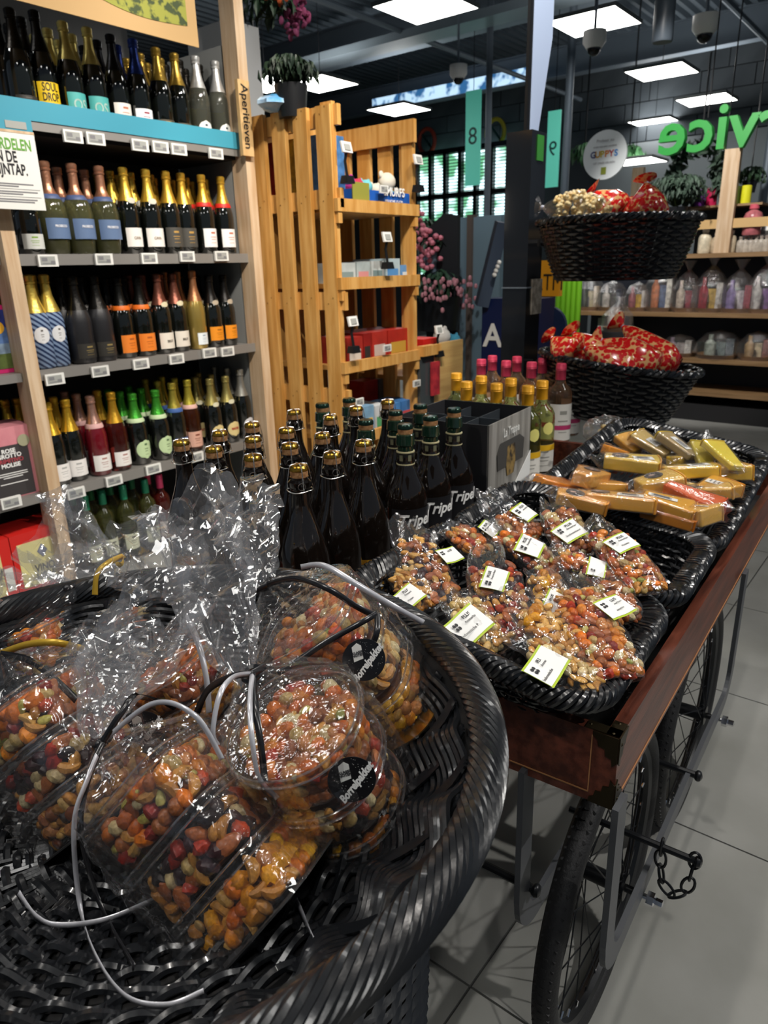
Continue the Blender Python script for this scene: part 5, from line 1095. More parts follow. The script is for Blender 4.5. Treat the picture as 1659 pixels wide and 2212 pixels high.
for px, py, lab in ((696, 874, 'leftmost green-capped beer bottle before the slats'), (754, 863, 'green-capped beer bottle behind a gold-capped one'), (790, 910, 'green-capped beer bottle squeezed beside gold caps'), (854, 890, 'green-capped beer bottle left of the front green one'),
                    (875, 919, 'nearest green-capped beer bottle with cream neck bands'), (908, 876, 'green-capped beer bottle in the back near the carton'), (930, 901, 'second nearest green-capped beer bottle'), (981, 884, 'rightmost green-capped beer bottle beside the black carton')):
    p = at_z(px, py, .851); instance(B2, TZ((p[0], p[1], BZ), .1), lab, 'green-capped tripel beer bottles in the cart')
# wine bottles with screw caps
WH = .267; wz = .830
def winef(name, glass, cap, low): 
    b = bottle(name, glass=glass, foilc=cap, neck='wine', R_=.041, H=WH, label='e2ded6' if low else 'dedad2', lz=(.01, .135) if low == 2 else (.005, .085), lab_half=1.2, ink2='9a9890', stripe=('c23a6e', .30, .42) if low == 2 else ('d9a81e', .78, 1.0))
    if low == 1: g = G(); patch(g, .041, .115, .152, -PI / 2 + .25, .42, shape='oval'); g.build('round_label', pm('lemon_label', S('d8d078'), .45), b)
    return b
BY = winef('y', 'white', 'd99a20', 1); BP = winef('p', 'pinkwine', 'cf3f5c', 2)
zb = wz - WH
for i, (px, py) in enumerate(((986, 806), (1040, 812), (1104, 817), (1172, 822), (1008, 824), (1073, 828), (1141, 833))):
    p = at_z(px, py, wz); instance(BY, TZ((p[0], p[1], zb), -.75), 'yellow-capped white wine bottle, ' + (ORD[i] + ' from left in the back row of yellow caps' if i < 4 else ORD[i - 4] + ' from left in the front row of yellow caps'), 'yellow-capped wine bottles in the cart')
for i, (px, py) in enumerate(((1064, 768), (1117, 770), (1173, 773), (1235, 776), (1040, 776), (1094, 779), (1149, 782), (1213, 785))):
    p = at_z(px, py, wz); instance(BP, TZ((p[0], p[1], zb), -.75), 'pink-capped rose wine bottle, ' + (ORD[i] + ' from left in the back row of pink caps' if i < 4 else ORD[i - 4] + ' from left in the front row of pink caps'), 'pink-capped wine bottles in the cart')
# beer carton with dividers
ct = .806
D_, B_, A_, E_ = at_z(1056, 920, ct), at_z(1148, 878, ct), at_z(937, 854, ct), at_z(871, 881, ct)
ux = B_ - D_; lx = np.linalg.norm(ux); ux /= lx; uy = np.cross([0, 0, 1.], ux); ly = .25
t = thing('beer_carton', D_ * [1, 1, 0] + [0, 0, BZ], 'black open beer carton with dividers and silver glass picture on its side', 'carton')
blkc = pm('carton_black', (.022, .022, .025), .45)
Rk = np.array([ux, uy, [0, 0, 1.]]).T; zm = (ct + BZ) / 2; hc = ct - BZ
def kb(g, a0, a1, b0, b1, z0, z1): g.box(D_ * [1, 1, 0] + ux * (a0 + a1) / 2 + uy * (b0 + b1) / 2 + np.array([0, 0, (z0 + z1) / 2]), (a1 - a0, b1 - b0, z1 - z0), Rk)
for a in ((0, .003, 0, ly), (lx - .003, lx, 0, ly), (0, lx, ly - .003, ly)): g = G(); kb(g, *a, BZ, ct); g.build('side_panel', blkc, t, smooth=False)
g = G(); kb(g, 0, lx, 0, .003, BZ, ct); fp = g.build('front_panel', pm('silver_print', S('8d8a84'), .3, .3, var=(6, S('b5b2ac'), (8, 1, .4))), t, smooth=False)
g = G(); kb(g, .003, lx - .003, .003, ly - .003, BZ, BZ + .004); g.build('base', blkc, t, smooth=False)
g = G()
for b in (ly * .34, ly * .67): kb(g, .003, lx - .003, b, b + .002, BZ + .02, ct - .012)
g.build('divider', pm('divider_grey', S('2e3338'), .5), t, smooth=False)
g = G(); kb(g, lx * .5, lx * .5 + .002, .003, ly - .003, BZ + .02, ct - .012); g.build('divider', pm('divider_grey2', S('3c4248'), .5), t, smooth=False)
Rf = np.array([ux, [0, 0, 1.], -uy]).T; fc = D_ * [1, 1, 0] + ux * lx / 2 - uy * .002
text('La Trappe', .030, Rf, fc + [0, 0, ct - .035], offw, fp, sx=.8, bold=.0004)
g = G(); g.poly([(-lx * .3, -.12), (lx * .3, -.12), (lx * .32, -.07), (lx * .2, -.055), (-lx * .25, -.055), (-lx * .32, -.08)], .001, fc + [0, 0, ct], Rf); g.build('print', pm('print_dim', S('4b4a48'), .4), fp, smooth=False)
g = G(); g.poly([(-.028, .0), (-.02, -.03), (.02, -.03), (.028, .0), (.024, .045), (-.024, .045)], .0012, fc + [0, 0, ct - .115], Rf); g.build('glass_picture', pm('glass_pic', S('3a3632'), .3, var=(60, S('9a8050'))), fp, smooth=False)
g = G(); g.poly([(-lx / 2, .0), (lx / 2, 0), (lx / 2, .12), (0.02, .05), (-lx / 2, .07)], .0012, fc + [0, 0, BZ + .01], Rf); g.build('white_edge', white, fp, smooth=False)

# ---------------------------------------------------------------- nuts
def nutshape(kind):
    if kind == 'peanut': return lambda V: V * np.stack([np.ones(len(V)), 1 - .12 * np.exp(-(V[:, 2] / .3) ** 2) , np.ones(len(V))], 1)
    if kind == 'almond': return lambda V: V * np.stack([1 - .35 * V[:, 2], 1 - .35 * V[:, 2], np.ones(len(V))], 1)
    if kind == 'cashew': return lambda V: V * np.stack([np.ones(len(V)), np.ones(len(V)), np.ones(len(V))], 1) + np.stack([.9 * V[:, 2] ** 2 - .4, 0 * V[:, 2], 0 * V[:, 2]], 1)
    if kind == 'rough': return lambda V: V * (1 + .16 * np.sin(V[:, :1] * 8 + 1) * np.cos(V[:, 1:2] * 7) + .1 * np.sin(V[:, 2:] * 11))
    return None
NT = {  # kind, radii, colours
 'peanut': ('peanut', (.0048, .0048, .0080), ('cf9440', 'b87c30', 'dcaa58')), 'orange': ('round', (.0068, .0068, .0084), ('dd7410', 'c65f0e', 'e68a20')),
 'white': ('round', (.0066, .0066, .0084), ('d8c08a', 'c4a666', 'e4d4a4')), 'almond': ('almond', (.0064, .0042, .0108), ('a85c2c', '8a4620', 'b86c38')), 'cashew': ('cashew', (.0048, .0048, .0100), ('c88c3a', 'd8a452', 'b07428')),
 'corn': ('rough', (.0072, .0052, .0082), ('e09a08', 'd08408', 'ecb01c')), 'raisin': ('rough', (.0062, .0050, .0080), ('2a1218', '1c1012', '3a1a20')), 'red': ('rough', (.0064, .0064, .0070), ('b0341c', '98261a', 'c24a28')),
 'brown': ('round', (.0066, .0066, .0076), ('b0642c', '9a5626', 'c98344')), 'green': ('almond', (.0042, .0036, .0072), ('b4a94e', '8f9440', 'c9bd68')), 'half': ('peanut', (.0050, .0028, .0080), ('d4a250', 'c48c3a', 'e0b870'))}
MIX = {'mix': ('orange', 'white', 'almond', 'cashew', 'red', 'brown', 'brown', 'orange', 'orange', 'cashew', 'almond', 'green'), 'fruit': ('raisin', 'almond', 'peanut', 'white', 'raisin', 'red', 'cashew'), 'corn': ('corn', 'orange', 'peanut', 'corn', 'half', 'brown', 'corn', 'cashew'),
       'cashew': ('cashew', 'cashew', 'half'), 'peanut': ('peanut', 'half', 'peanut', 'corn', 'half'), 'tall': ('almond', 'peanut', 'raisin', 'brown', 'cashew', 'half', 'peanut'), 'raisin': ('raisin', 'raisin', 'peanut', 'almond', 'half', 'red'), 'almond': ('brown', 'almond', 'white', 'brown'), 'indo': ('half', 'cashew', 'half', 'white')}
def put_nut(g, kind, c, sc=1, tan=None):
    k, r, cols = NT[kind]; col = np.array(S(cols[rng.randint(3)])) * (.8 + .35 * rng.rand())
    if tan is not None:
        z = tan[0] * math.cos(a_ := rng.rand() * 6.28) + tan[1] * math.sin(a_) + .35 * (rng.rand() - .5) * np.cross(tan[0], tan[1]); R = frame(np.cross(tan[0], tan[1]) + .01, z)
        R = frame(np.cross(z, np.cross(tan[0], tan[1])) + 1e-3, z)
    else: R = frame(rng.rand(3) - .5, rng.rand(3) - .5)
    g.ell(c, np.array(r) * sc * (.88 + .25 * rng.rand()), R, nu=8, nv=6, col=col, fn=nutshape(k))

def pillow(u, w, th):  # half width and half thickness along length u (0 tied/sealed top .. 1 bottom)
    ww = w * (.62 + .38 * min(1, u / .35)) * (1 - .25 * max(0, (u - .85) / .15) ** 2); tt = th * (math.sin(min(1, max(u, 0) / .55) * PI / 2) ** 1.3) * (1 - .75 * max(0, (u - .8) / .2) ** 2) + .0012; return ww, tt
def nutbag(top, bot, w, zt, zb_, mix, lab, label=None, th=.017, fill=.25, words=('PLUS', 'Ammerlaan', ''), seed=0, roll=0):
    a = at_z(*top, zt); b = at_z(*bot, zb_); ax = b - a; L_ = np.linalg.norm(ax); ax /= L_
    side = np.cross([0, 0, 1.], ax); side /= np.linalg.norm(side); nn = np.cross(ax, side); R0 = rotm(ax, roll); side = R0 @ side; nn = R0 @ nn
    t = thing('nut_bag', b, lab, 'nut bag', 'clear bags of nuts in the cart baskets')
    nu, nv = 26, 28; P = np.zeros((nu, nv, 3)); r = np.random.RandomState(seed + 5)
    for i in range(nu):
        u = i / (nu - 1); ww, tt = pillow(u, w / 2, th)
        for j in range(nv):
            v = 2 * PI * j / nv; x = ww * math.copysign(abs(math.cos(v)) ** .8, math.cos(v)); z = tt * math.sin(v)
            q = a + ax * u * L_ + side * x; ns = noise.noise(Vector(q * 45 + seed)); q = q + nn * (z + ns * .006 * (1.4 - u)) + side * ns * .003 * (1 - u) + nn * .012 * (1 - u) ** 3 * math.sin(x * 160 + seed)
            P[i, j] = q
    g = G(); g.grid(P, closed=True); V = P; g.build('film', bagfilm, t, angle=30)
    g = G(); n_ = int(L_ * (1 - fill) * w / (.0105 ** 2) * 1.35); k = 0
    nx = max(3, int(w / .0118)); nl = max(4, int(L_ * (1 - fill) / .0112))
    for lay in (0.62, .0):
        for i in range(nl):
            for j in range(nx):
                u = fill + (1 - fill) * (i + .5 + .7 * (r.rand() - .5)) / nl * .97; ww, tt = pillow(u, w / 2 - .006, th - .003); x = (2 * (j + .5 + .7 * (r.rand() - .5)) / nx - 1); lim = 1 - .2 * max(0, (fill + .12 - u) / .12) * r.rand()
                if u < fill + .1 * r.rand(): continue
                edge = math.sqrt(max(0, 1 - x * x * .92)); z = tt * edge * lay; q = a + ax * u * L_ + side * x * ww * lim + nn * z
                m_ = MIX[mix]; put_nut(g, m_[rng.randint(len(m_))], q, .93, (ax, side))
    g.build('nuts', nutmat, t, kind='stuff')
    if label:
        px, py, lw, lh, rot = label; u = .5
        q0 = hit(px, py, a + nn * th * .9, nn); q = q0 + nn * .004
        ex = rotm(nn, rot) @ side; ey = np.cross(nn, ex); 
        # turn the label so that its text reads upwards as in the shop
        R = np.array([ex, ey, nn]).T; g = G(); n2 = 7
        def curv(x, y): 
            s_ = (q + ex * x + ey * y - a).dot(side) / (w / 2 + .008); return -th * .45 * min(1, s_ * s_) 
        GP = np.array([[q + ex * x + ey * y + nn * (curv(x, y)) for x in np.linspace(-lw / 2, lw / 2, n2)] for y in np.linspace(-lh / 2, lh / 2, n2)]); g.grid(GP)
        lb = g.build('label', pm('lime_edge', S('a9bf2a'), .5), t)
        g = G(); k_ = .86; GP = np.array([[q + ex * x + ey * y + nn * (curv(x, y) + .0006) for x in np.linspace(-lw / 2 * .99, lw / 2 * .99, n2)] for y in np.linspace(-lh / 2 * k_, lh / 2 * k_, n2)]); g.grid(GP); g.build('label_paper', white, lb)
        def tx(s_, size, x, y, bold=0):
            if not s_: return
            o = text(s_, size, R, q + ex * x + ey * y + nn * (curv(x, y) + .0014), ink, lb, align='CENTER', bold=bold, ext=.0001)
        tx(words[0], lh * .17, lw * .12, lh * .26, .0001); tx(words[1], lh * .12, lw * .14, lh * .10); tx(words[2], lh * .13, 0, -lh * .18)
        g = G()
        for sx_, sy_ in ((-1, -1), (1, -1), (-1, 1), (1, 1)): g.ell(q + ex * (-lw * .30 + sx_ * lh * .055) + ey * (lh * .18 + sy_ * lh * .07) + nn * (curv(-lw * .3, 0) + .0016), (lh * .05, lh * .06, .0003), R, nu=10, nv=4)
        g.build('clover_mark', ink, lb)
BGS = [
 ((848, 1208), (925, 1316), .060, .755, .715, 'cashew', 'leftmost small bag of cashew mix in the nearest basket', (881, 1290, .040, .034, .35), ('PLUS', 'Ammerlaan', 'Huismix')),
 ((866, 1120), (960, 1312), .068, .79, .715, 'tall', 'tall bag of mixed nuts standing at the left of the nearest basket', (972, 1197, .034, .030, .3), ('PLUS', '', '')),
 ((1050, 1176), (1100, 1385), .078, .775, .705, 'raisin', 'bag of nuts and raisins in the centre of the nearest basket', (1068, 1254, .040, .034, 1.15), ('PLUS', 'Ammerlaan', '')),
 ((975, 1272), (1075, 1412), .064, .75, .70, 'indo', 'bag of cashews with large white label at the front left of the nearest basket', (1014, 1350, .052, .044, .35), ('PLUS', 'Ammerlaan', 'Indonesische Pinda Mix')),
 ((1152, 1222), (1215, 1330), .058, .765, .715, 'brown' if 0 else 'peanut', 'partly hidden bag of peanuts behind the peanut bag', (1198, 1305, .034, .030, .7), ('PLUS', '', '')),
 ((1112, 1268), (1245, 1445), .064, .76, .70, 'peanut', 'bag full of yellow peanuts in the nearest basket', None, None),
 ((1290, 1240), (1360, 1345), .062, .755, .705, 'almond', 'bag of round brown nuts at the back right of the nearest basket', None, None),
 ((1208, 1228), (1345, 1470), .074, .76, .70, 'mix', 'largest bag of colourful nut mix at the right of the nearest basket', (1328, 1310, .046, .036, .45), ('PLUS', 'Ammerlaan', 'Notenmix')),
 ((1090, 1360), (1300, 1490), .050, .735, .695, 'indo', 'lowest bag of pale nuts lying along the front rim of the nearest basket', (1180, 1437, .052, .040, .12), ('PLUS', 'Ammerlaan', 'Indonesische Pinda Mix')),
 ((965, 1130), (1045, 1200), .060, .775, .735, 'mix', 'leftmost bag in the middle basket, orange nuts', (1058, 1140, .036, .032, .25), ('PLUS', 'Ammerlaan', '')),
 ((1040, 1062), (1150, 1165), .072, .80, .745, 'brown' if 0 else 'almond', 'rear bag of brown nuts with big clear top in the middle basket', (1132, 1108, .044, .036, .3), ('PLUS', 'Ammerlaan', '')),
 ((1060, 1130), (1200, 1240), .066, .77, .72, 'mix', 'bag of red and orange nuts in the middle of the middle basket', (1144, 1182, .044, .040, .45), ('PLUS', 'Ammerlaan', '')),
 ((1190, 1080), (1250, 1200), .068, .79, .735, 'almond', 'bag of large brown nuts behind the centre bag of the middle basket', (1230, 1150, .046, .038, .45), ('PLUS', 'Ammerlaan', 'Studentenhaver')),
 ((1280, 1118), (1405, 1280), .072, .78, .725, 'mix', 'large bag of green and brown nuts at the right of the middle basket', (1342, 1176, .044, .036, .35), ('PLUS', 'Ammerlaan', 'Huismix')),
 ((1180, 1180), (1325, 1268), .056, .755, .72, 'mix', 'flat crumpled bag at the front rim of the middle basket', (1288, 1228, .044, .026, .45), ('', '', ''))]
for i, (tp_, bt, w, zt_, zb_, mix, lab, lb, wd) in enumerate(BGS):
    k = .06 if i < 9 else .0
    nutbag(tp_, bt, w, zt_ - .012, zb_ - .010, mix, lab, lb, seed=i * 3, words=wd or ('', '', ''), fill=.22 if i not in (10,) else .5)
# ---------------------------------------------------------------- cheese
def cheese(c, ang, l, w, h, col, rind, lab, tip=.35, tilt=0, sticker=None, paper=None, roll=0, wrapf=True):
    l *= .98; w *= 1.5; h *= 1.05; tip = min(tip, .55); tilt += .14 * math.sin(c[0]); roll += .16 * math.sin(c[0] * .7)
    p = at_z(*c[:2], c[2]); ex = rotm((0, 0, 1), ang) @ CD; R = frame(ex, (0, 0, 1)); R = R @ rotm((1, 0, 0), roll) @ rotm((0, 1, 0), tilt)
    t = thing('cheese_piece', p, lab, 'cheese', 'wrapped cheese pieces in the far basket')
    mc = pm('cheese_' + col, S(col), .32, coat=.6, bump=(60, .35), sss=.25, var=(18, tuple(k * .9 for k in S(col)))); mr = pm('rind_' + rind, S(rind), .3, coat=.6, bump=(40, .2))
    n = 6; arcp = [(l / 2 + .10 * w * math.cos(a) - .0, w / 2 * math.sin(a) / math.sin(1.2)) for a in np.linspace(-1.2, 1.2, n)]
    pts = [(-l / 2, -w / 2 * tip)] + arcp + [(-l / 2, w / 2 * tip)]
    g = G(); g.poly(pts, h, p, R); o_ = g.build('paste', mc, t); bv = o_.modifiers.new('bevel', 'BEVEL'); bv.width = .0035; bv.segments = 3; bv.limit_method = 'ANGLE'
    g = G(); g.strip([p + R @ np.array([x + .001, y, 0]) for x, y in arcp], h * 1.01, .0025, R @ np.array([1, 0, 0.])); g.build('rind', mr, t)
    if sticker:
        g = G(); g.lathe([(0, 0), (.017, 0), (.017, .0008), (0, .0008)], 20, p + R @ np.array([sticker[0], sticker[1], h / 2 + .001]), R=R); s_ = g.build('sticker', pm('sticker_dark', S('35302c'), .35, var=(150, S('6a6460'))), t)
        g = G(); g.ell(p + R @ np.array([sticker[0] - .004, sticker[1], h / 2 + .002]), (.006, .004, .0004), R, nu=8, nv=4); g.build('print', pm('sticker_red', S('c8a898'), .4), s_)
    if paper:
        g = G(); g.box(p + R @ np.array([paper[0], paper[1], h / 2 + .0012]), (paper[2], paper[3], .0008), R @ rotm((0, 0, 1), paper[4])); lb = g.build('label', white, t, smooth=False)
        g = G(); 
        for k in range(4): g.box(p + R @ np.array([paper[0] - paper[2] * .05, paper[1] - paper[3] * (.3 - .2 * k), h / 2 + .002]), (paper[2] * (.7 - .15 * (k % 2)), paper[3] * .07, .0004), R @ rotm((0, 0, 1), paper[4]))
        g.build('print', grey, lb, smooth=False)
    if wrapf:  # clear wrap with gathered ends
        P = []
        for i in range(15):
            u = -1.35 + 2.7 * i / 14; k = 1.04 if abs(u) < 1.02 else max(.25, 1.04 - 2.2 * (abs(u) - 1.02)); row = []
            for j in range(22):
                v = 2 * PI * j / 22; cx_, sx_ = math.cos(v), math.sin(v); wy = (w / 2) * (tip + (1 - tip) * min(1, (u + 1) / 2) if u > -1 else tip) + .003; q = np.array([u * l / 2 * 1.02, math.copysign(abs(cx_) ** .45, cx_) * wy * k, math.copysign(abs(sx_) ** .45, sx_) * (h / 2 + .0025) * k])
                e = max(0, abs(u) - .9) * 2.2; q += e * .010 * np.array([noise.noise(Vector(q * 80)), noise.noise(Vector(q * 90 + p[0] * 9)), noise.noise(Vector(q * 70 + 4))]) * 2.2; row.append(p + R @ q)
            P.append(row)
        g = G(); g.grid(np.array(P), closed=True); g.build('clear_wrap', bagfilm, t, angle=35)
    return t
ZC = .735
CH_ = [((1360, 1000, ZC + .020), -1.25, .105, .05, .026, 'e2bf4c', 'c98f3a', 'large pale yellow herb cheese block with black oval sticker', 1, 0, (-.02, 0), (.025, -.008, .04, .024, .2)),
 ((1487, 1018, ZC + .012), -1.1, .10, .04, .022, 'e4bc2c', 'd9a12a', 'yellow cheese block with long white label', 1, .05, None, (.02, 0, .04, .026, .1)),
 ((1568, 1020, ZC + .004), -1.0, .075, .045, .028, 'e8b838', 'dd9b20', 'yellow cheese at the right side of the basket', .8, 0, None, None),
 ((1545, 1058, ZC - .004), -.3, .08, .045, .026, 'dfa02c', 'd98a18', 'golden cheese with black and white label at the right', .8, .1, None, (.0, 0, .022, .04, .2)),
 ((1195, 1048, ZC), -.5, .085, .045, .024, 'e08a1c', 'd0700f', 'orange cheese wedge in the left corner of the basket', .5, .2, None, None),
 ((1268, 1032, ZC + .014), .1, .10, .045, .026, 'e0a048', 'cf8c34', 'pale orange cheese wedge leaning behind the left stickered one', .6, .3, (.03, 0), None),
 ((1252, 1080, ZC + .008), -1.2, .085, .045, .022, 'dc9c3e', 'd08a34', 'small cheese wedge with round black sticker in the left front', .7, 0, (-.01, 0), None),
 ((1335, 1082, ZC + .006), -1.25, .115, .055, .024, 'e2a542', 'd89434', 'big golden cheese slab with black sticker and white price label', .8, 0, (-.032, .008), (.02, -.006, .045, .028, -.1)),
 ((1418, 1045, ZC + .012), -.9, .075, .05, .026, 'e6ba54', 'dda04a', 'light cheese piece in the middle under the long blocks', .8, -.05, (.0, .01), None),
 ((1492, 1078, ZC + .004), -1.9, .105, .032, .030, 'd4580a', 'b8440a', 'deep orange cheese wedge in the front right', .5, .1, None, None),
 ((1525, 1062, ZC - .002), -1.3, .08, .045, .02, 'e8b858', 'd8a45a', 'pale cheese with dark sticker behind the deep orange wedge', .8, 0, (-.02, 0), None),
 ((1440, 1092, ZC + .004), -1.4, .085, .04, .024, 'e6a836', 'dd9a34', 'yellow-orange cheese in the front middle with shiny wrap', .8, .05, None, (-.01, 0, .05, .012, 0)),
 ((1505, 1112, ZC - .008), -.2, .05, .045, .03, 'e4b050', 'd8a050', 'small square cheese piece with a white line at the front rim', 1, 0, None, (0, 0, .003, .042, 0)),
 ((1440, 1112, ZC - .012), -1.4, .09, .04, .02, 'dc8a24', 'd0731a', 'orange cheese low at the front rim', .7, 0, None, None),
 ((1565, 985, ZC + .035), .75, .10, .034, .014, 'ead24e', 'd9b83a', 'upright yellow cheese slices pack at the back right', 1, -.35, None, None),
 ((1520, 985, ZC + .022), .4, .08, .035, .014, 'c9b444', 'b59c30', 'olive yellow slices pack left of the upright one', 1, -.3, None, None),
 ((1466, 965, ZC + .034), 1.15, .09, .034, .016, 'b8a070', 'd3b53a', 'brownish wrapped snack cheese sticking up at the back', 1, -.5, None, (0, 0, .05, .018, 0)),
 ((1408, 962, ZC + .030), 1.25, .085, .034, .016, 'c4a868', 'bf9a3a', 'wrapped snack cheese pack behind the large herb block', 1, -.5, None, (0, 0, .03, .018, 0)),
 ((1362, 960, ZC + .022), .9, .06, .034, .018, 'dda43c', '3f4a3c', 'orange and green wrapped cheese at the back left', .8, -.3, None, None),
 ((1300, 1052, ZC - .008), -.6, .07, .04, .02, 'e0a23c', 'cf8a30', 'golden cheese half buried between the leaning wedge and the slab', .6, .2, None, None),
 ((1405, 1078, ZC - .012), .5, .07, .04, .02, 'dd9030', 'c97818', 'orange cheese half buried in the middle of the heap', .6, .2, None, None),
 ((1460, 1050, ZC - .006), -.4, .07, .04, .02, 'e8c468', 'd8a050', 'pale cheese half buried behind the deep orange wedge', .7, .2, None, None),
 ((1228, 1068, ZC - .010), -1.5, .07, .04, .02, 'e09426', 'cc7a1a', 'orange cheese under the left stickered wedge', .6, .1, None, None),
 ((1470, 995, ZC + .004), -.2, .07, .04, .02, 'dcb440', 'c99a30', 'yellow cheese half buried behind the two long blocks', .7, .2, None, None),
 ((1320, 975, ZC + .018), -.3, .05, .035, .02, 'e2901c', 'd88a20', 'small orange cheese tip behind the herb block', .4, .3, None, None)]
for (c, ang, l, w, h, col, rd, lab, tip, tilt, st, pp) in CH_: cheese(c, ang, l, w, h, col, rd, lab, tip, tilt, st, pp)
p = at_z(1310, 930, .70); t = thing('clear_package', p, 'crumpled clear package lying behind the cheese basket', 'package'); g = G(); g.ell(p, (.08, .06, .04), nu=24, nv=14, fn=lambda V: V * (1 + .3 * np.array([[noise.noise(Vector(q * 4))] for q in V]))); g.build('film', gfilm, t, angle=20)
g = G()
for k in range(20): g.ell(p + (rng.rand(3) - .5) * [.07, .06, .03] - [0, 0, .01], (.009, .009, .007), nu=6, nv=4)
g.build('nuts', pm('pale_nuts', S('c8a860'), .6), t, kind='stuff')

# ---------------------------------------------------------------- round wicker bowl
BC = np.array([.282, .545, 0]); RIM = .338; ZR = .755
t = thing('wicker_bowl', BC + [0, 0, 0], 'large round black wicker display bowl with thick rope rim on a wicker stand', 'wicker bowl')
NS = 42
prof = BPROF = [(.03, .640), (.12, .640), (.20, .644), (.235, .652), (.265, .675), (.29, .700), (.308, .725), (.318, .745)]
pl = np.concatenate([[0], np.cumsum(np.hypot(np.diff([p[0] for p in prof]), np.diff([p[1] for p in prof])))])
def PR(s): return np.interp(s, pl, [p[0] for p in prof]), np.interp(s, pl, [p[1] for p in prof])
g = G(); s_ = .004; row = 0
while s_ < pl[-1]:
    r, z = PR(s_); r2, z2 = PR(s_ + .003); sl_ = np.array([z2 - z, -(r2 - r)]); sl_ /= np.linalg.norm(sl_) + 1e-9   # normal (r, z) pointing down/out
    wall = r > .235
    ns = NS if r > .10 else NS // 2
    K = ns * (6 if r > .15 else 5); th = np.arange(K) / K * 2 * PI
    # on the wall the strands run in slanting bundles; on the floor they go over and under the stakes
    amp = .0048 if not wall else .0060; ph = (row % 2) * PI if not wall else row * .42
    off = amp * np.sin(th * ns / 2 + ph); zz = z - sl_[1] * off; rr = r - sl_[0] * off
    if wall: zz = zz + .0035 * np.sin(th * ns / 2 + ph + 1.2)
    rad_ = .0040 if r < .235 else .0037
    g.tube(np.stack([BC[0] + rr * np.cos(th), BC[1] + rr * np.sin(th), zz], 1), rad_, 6, True); s_ += .0100 if r < .235 else .0085; row += 1
g.build('weave', wicker, t, kind='stuff')
g = G()
for k in range(NS):
    for e in (-.0045, 0, .0045):
        P = []
        for u in np.linspace(.02 if k % 2 else .10, 1, 16): r, z = PR(u * pl[-1]); a = 2 * PI * k / NS; P.append((BC[0] + r * math.cos(a) - e * math.sin(a), BC[1] + r * math.sin(a) + e * math.cos(a), z - .0005))
        g.tube(P, .0023, 5)
g.build('stake', wicker, t, kind='stuff')
g = G(); NR = 15
for q in range(NR):   # rope rim: many strands twisting around a ring
    P = []
    n_ = 420
    for i in range(0, n_):
        a = 2 * PI * i / n_; w = a * 13 + q * 2 * PI / NR; rr = RIM + .0135 * math.cos(w); P.append((BC[0] + rr * math.cos(a), BC[1] + rr * math.sin(a), ZR + .0135 * math.sin(w)))
    g.tube(P, .0040, 6, True)
g.build('rope_rim', wicker, t)
g = G(); g.lathe([(RIM - .008, ZR - .009), (RIM + .009, ZR - .008), (RIM + .012, ZR + .002), (RIM, ZR + .012), (RIM - .012, ZR + .003), (RIM - .009, ZR - .009)], 80, BC, cap=False); g.build('rim_core', darkp, t)
g = G(); g.lathe([(0, .632), (.2, .634), (.25, .650), (.305, .70), (.325, .745)], 64, BC, cap=False); g.build('lining', darkp, t)
g = G()
for j in range(70):
    z = .62 - j * .0088; r = .26 + .02 * math.cos(j * .03); K = 128; th = np.arange(K) / K * 2 * PI; rr = r + .0035 * np.sin(th * 32 + (j % 2) * PI); g.tube(np.stack([BC[0] + rr * np.cos(th), BC[1] + rr * np.sin(th), np.full(K, z)], 1), .0045, 4, True)
g.build('stand_weave', wicker, t, kind='stuff')

# ---------------------------------------------------------------- gift stacks of nut tubs in cellophane
blackr = pm('black_ribbon', (.012, .012, .014), .25, spec=.8); silver = pm('silver_ribbon', S('c9c9cf'), .25, .3); goldr = pm('gold_ribbon', S('c9a338'), .3, .3)
golddisc = pm('gold_card', S('d09a30'), .2, .9)
def spline(P, n=40):
    P = np.array(P, float); out = []; m_ = len(P)
    for i in range(n):
        u = i / (n - 1) * (m_ - 1); j = min(int(u), m_ - 2); f_ = u - j; p0, p1, p2, p3 = P[max(j - 1, 0)], P[j], P[j + 1], P[min(j + 2, m_ - 1)]
        out.append(.5 * ((2 * p1) + (-p0 + p2) * f_ + (2 * p0 - 5 * p1 + 4 * p2 - p3) * f_ ** 2 + (-p0 + 3 * p1 - 3 * p2 + p3) * f_ ** 3))
    return np.array(out)
def on_bowl(px, py, up=.010):
    z = .66
    for _ in range(12):
        p = at_z(px, py, z + up); r = math.hypot(*(p - BC)[:2]); z = float(np.interp(r, [q[0] for q in BPROF], [q[1] for q in BPROF]))
    return p
def ribbon(parent, pts, w, mat, twist=0):  # pts: (px, py, depth)
    P = spline([at_d(*q) if q[2] else on_bowl(q[0], q[1]) for q in pts], 14 * len(pts)); n = len(P); V = []
    for i in range(n): a = twist * math.sin(i / n * 7); V.append(-VIEW + a * RR[:, 0])
    g = G(); g.strip(P, w, .0004, np.array(V)); return g.build('ribbon', mat, parent, angle=180)
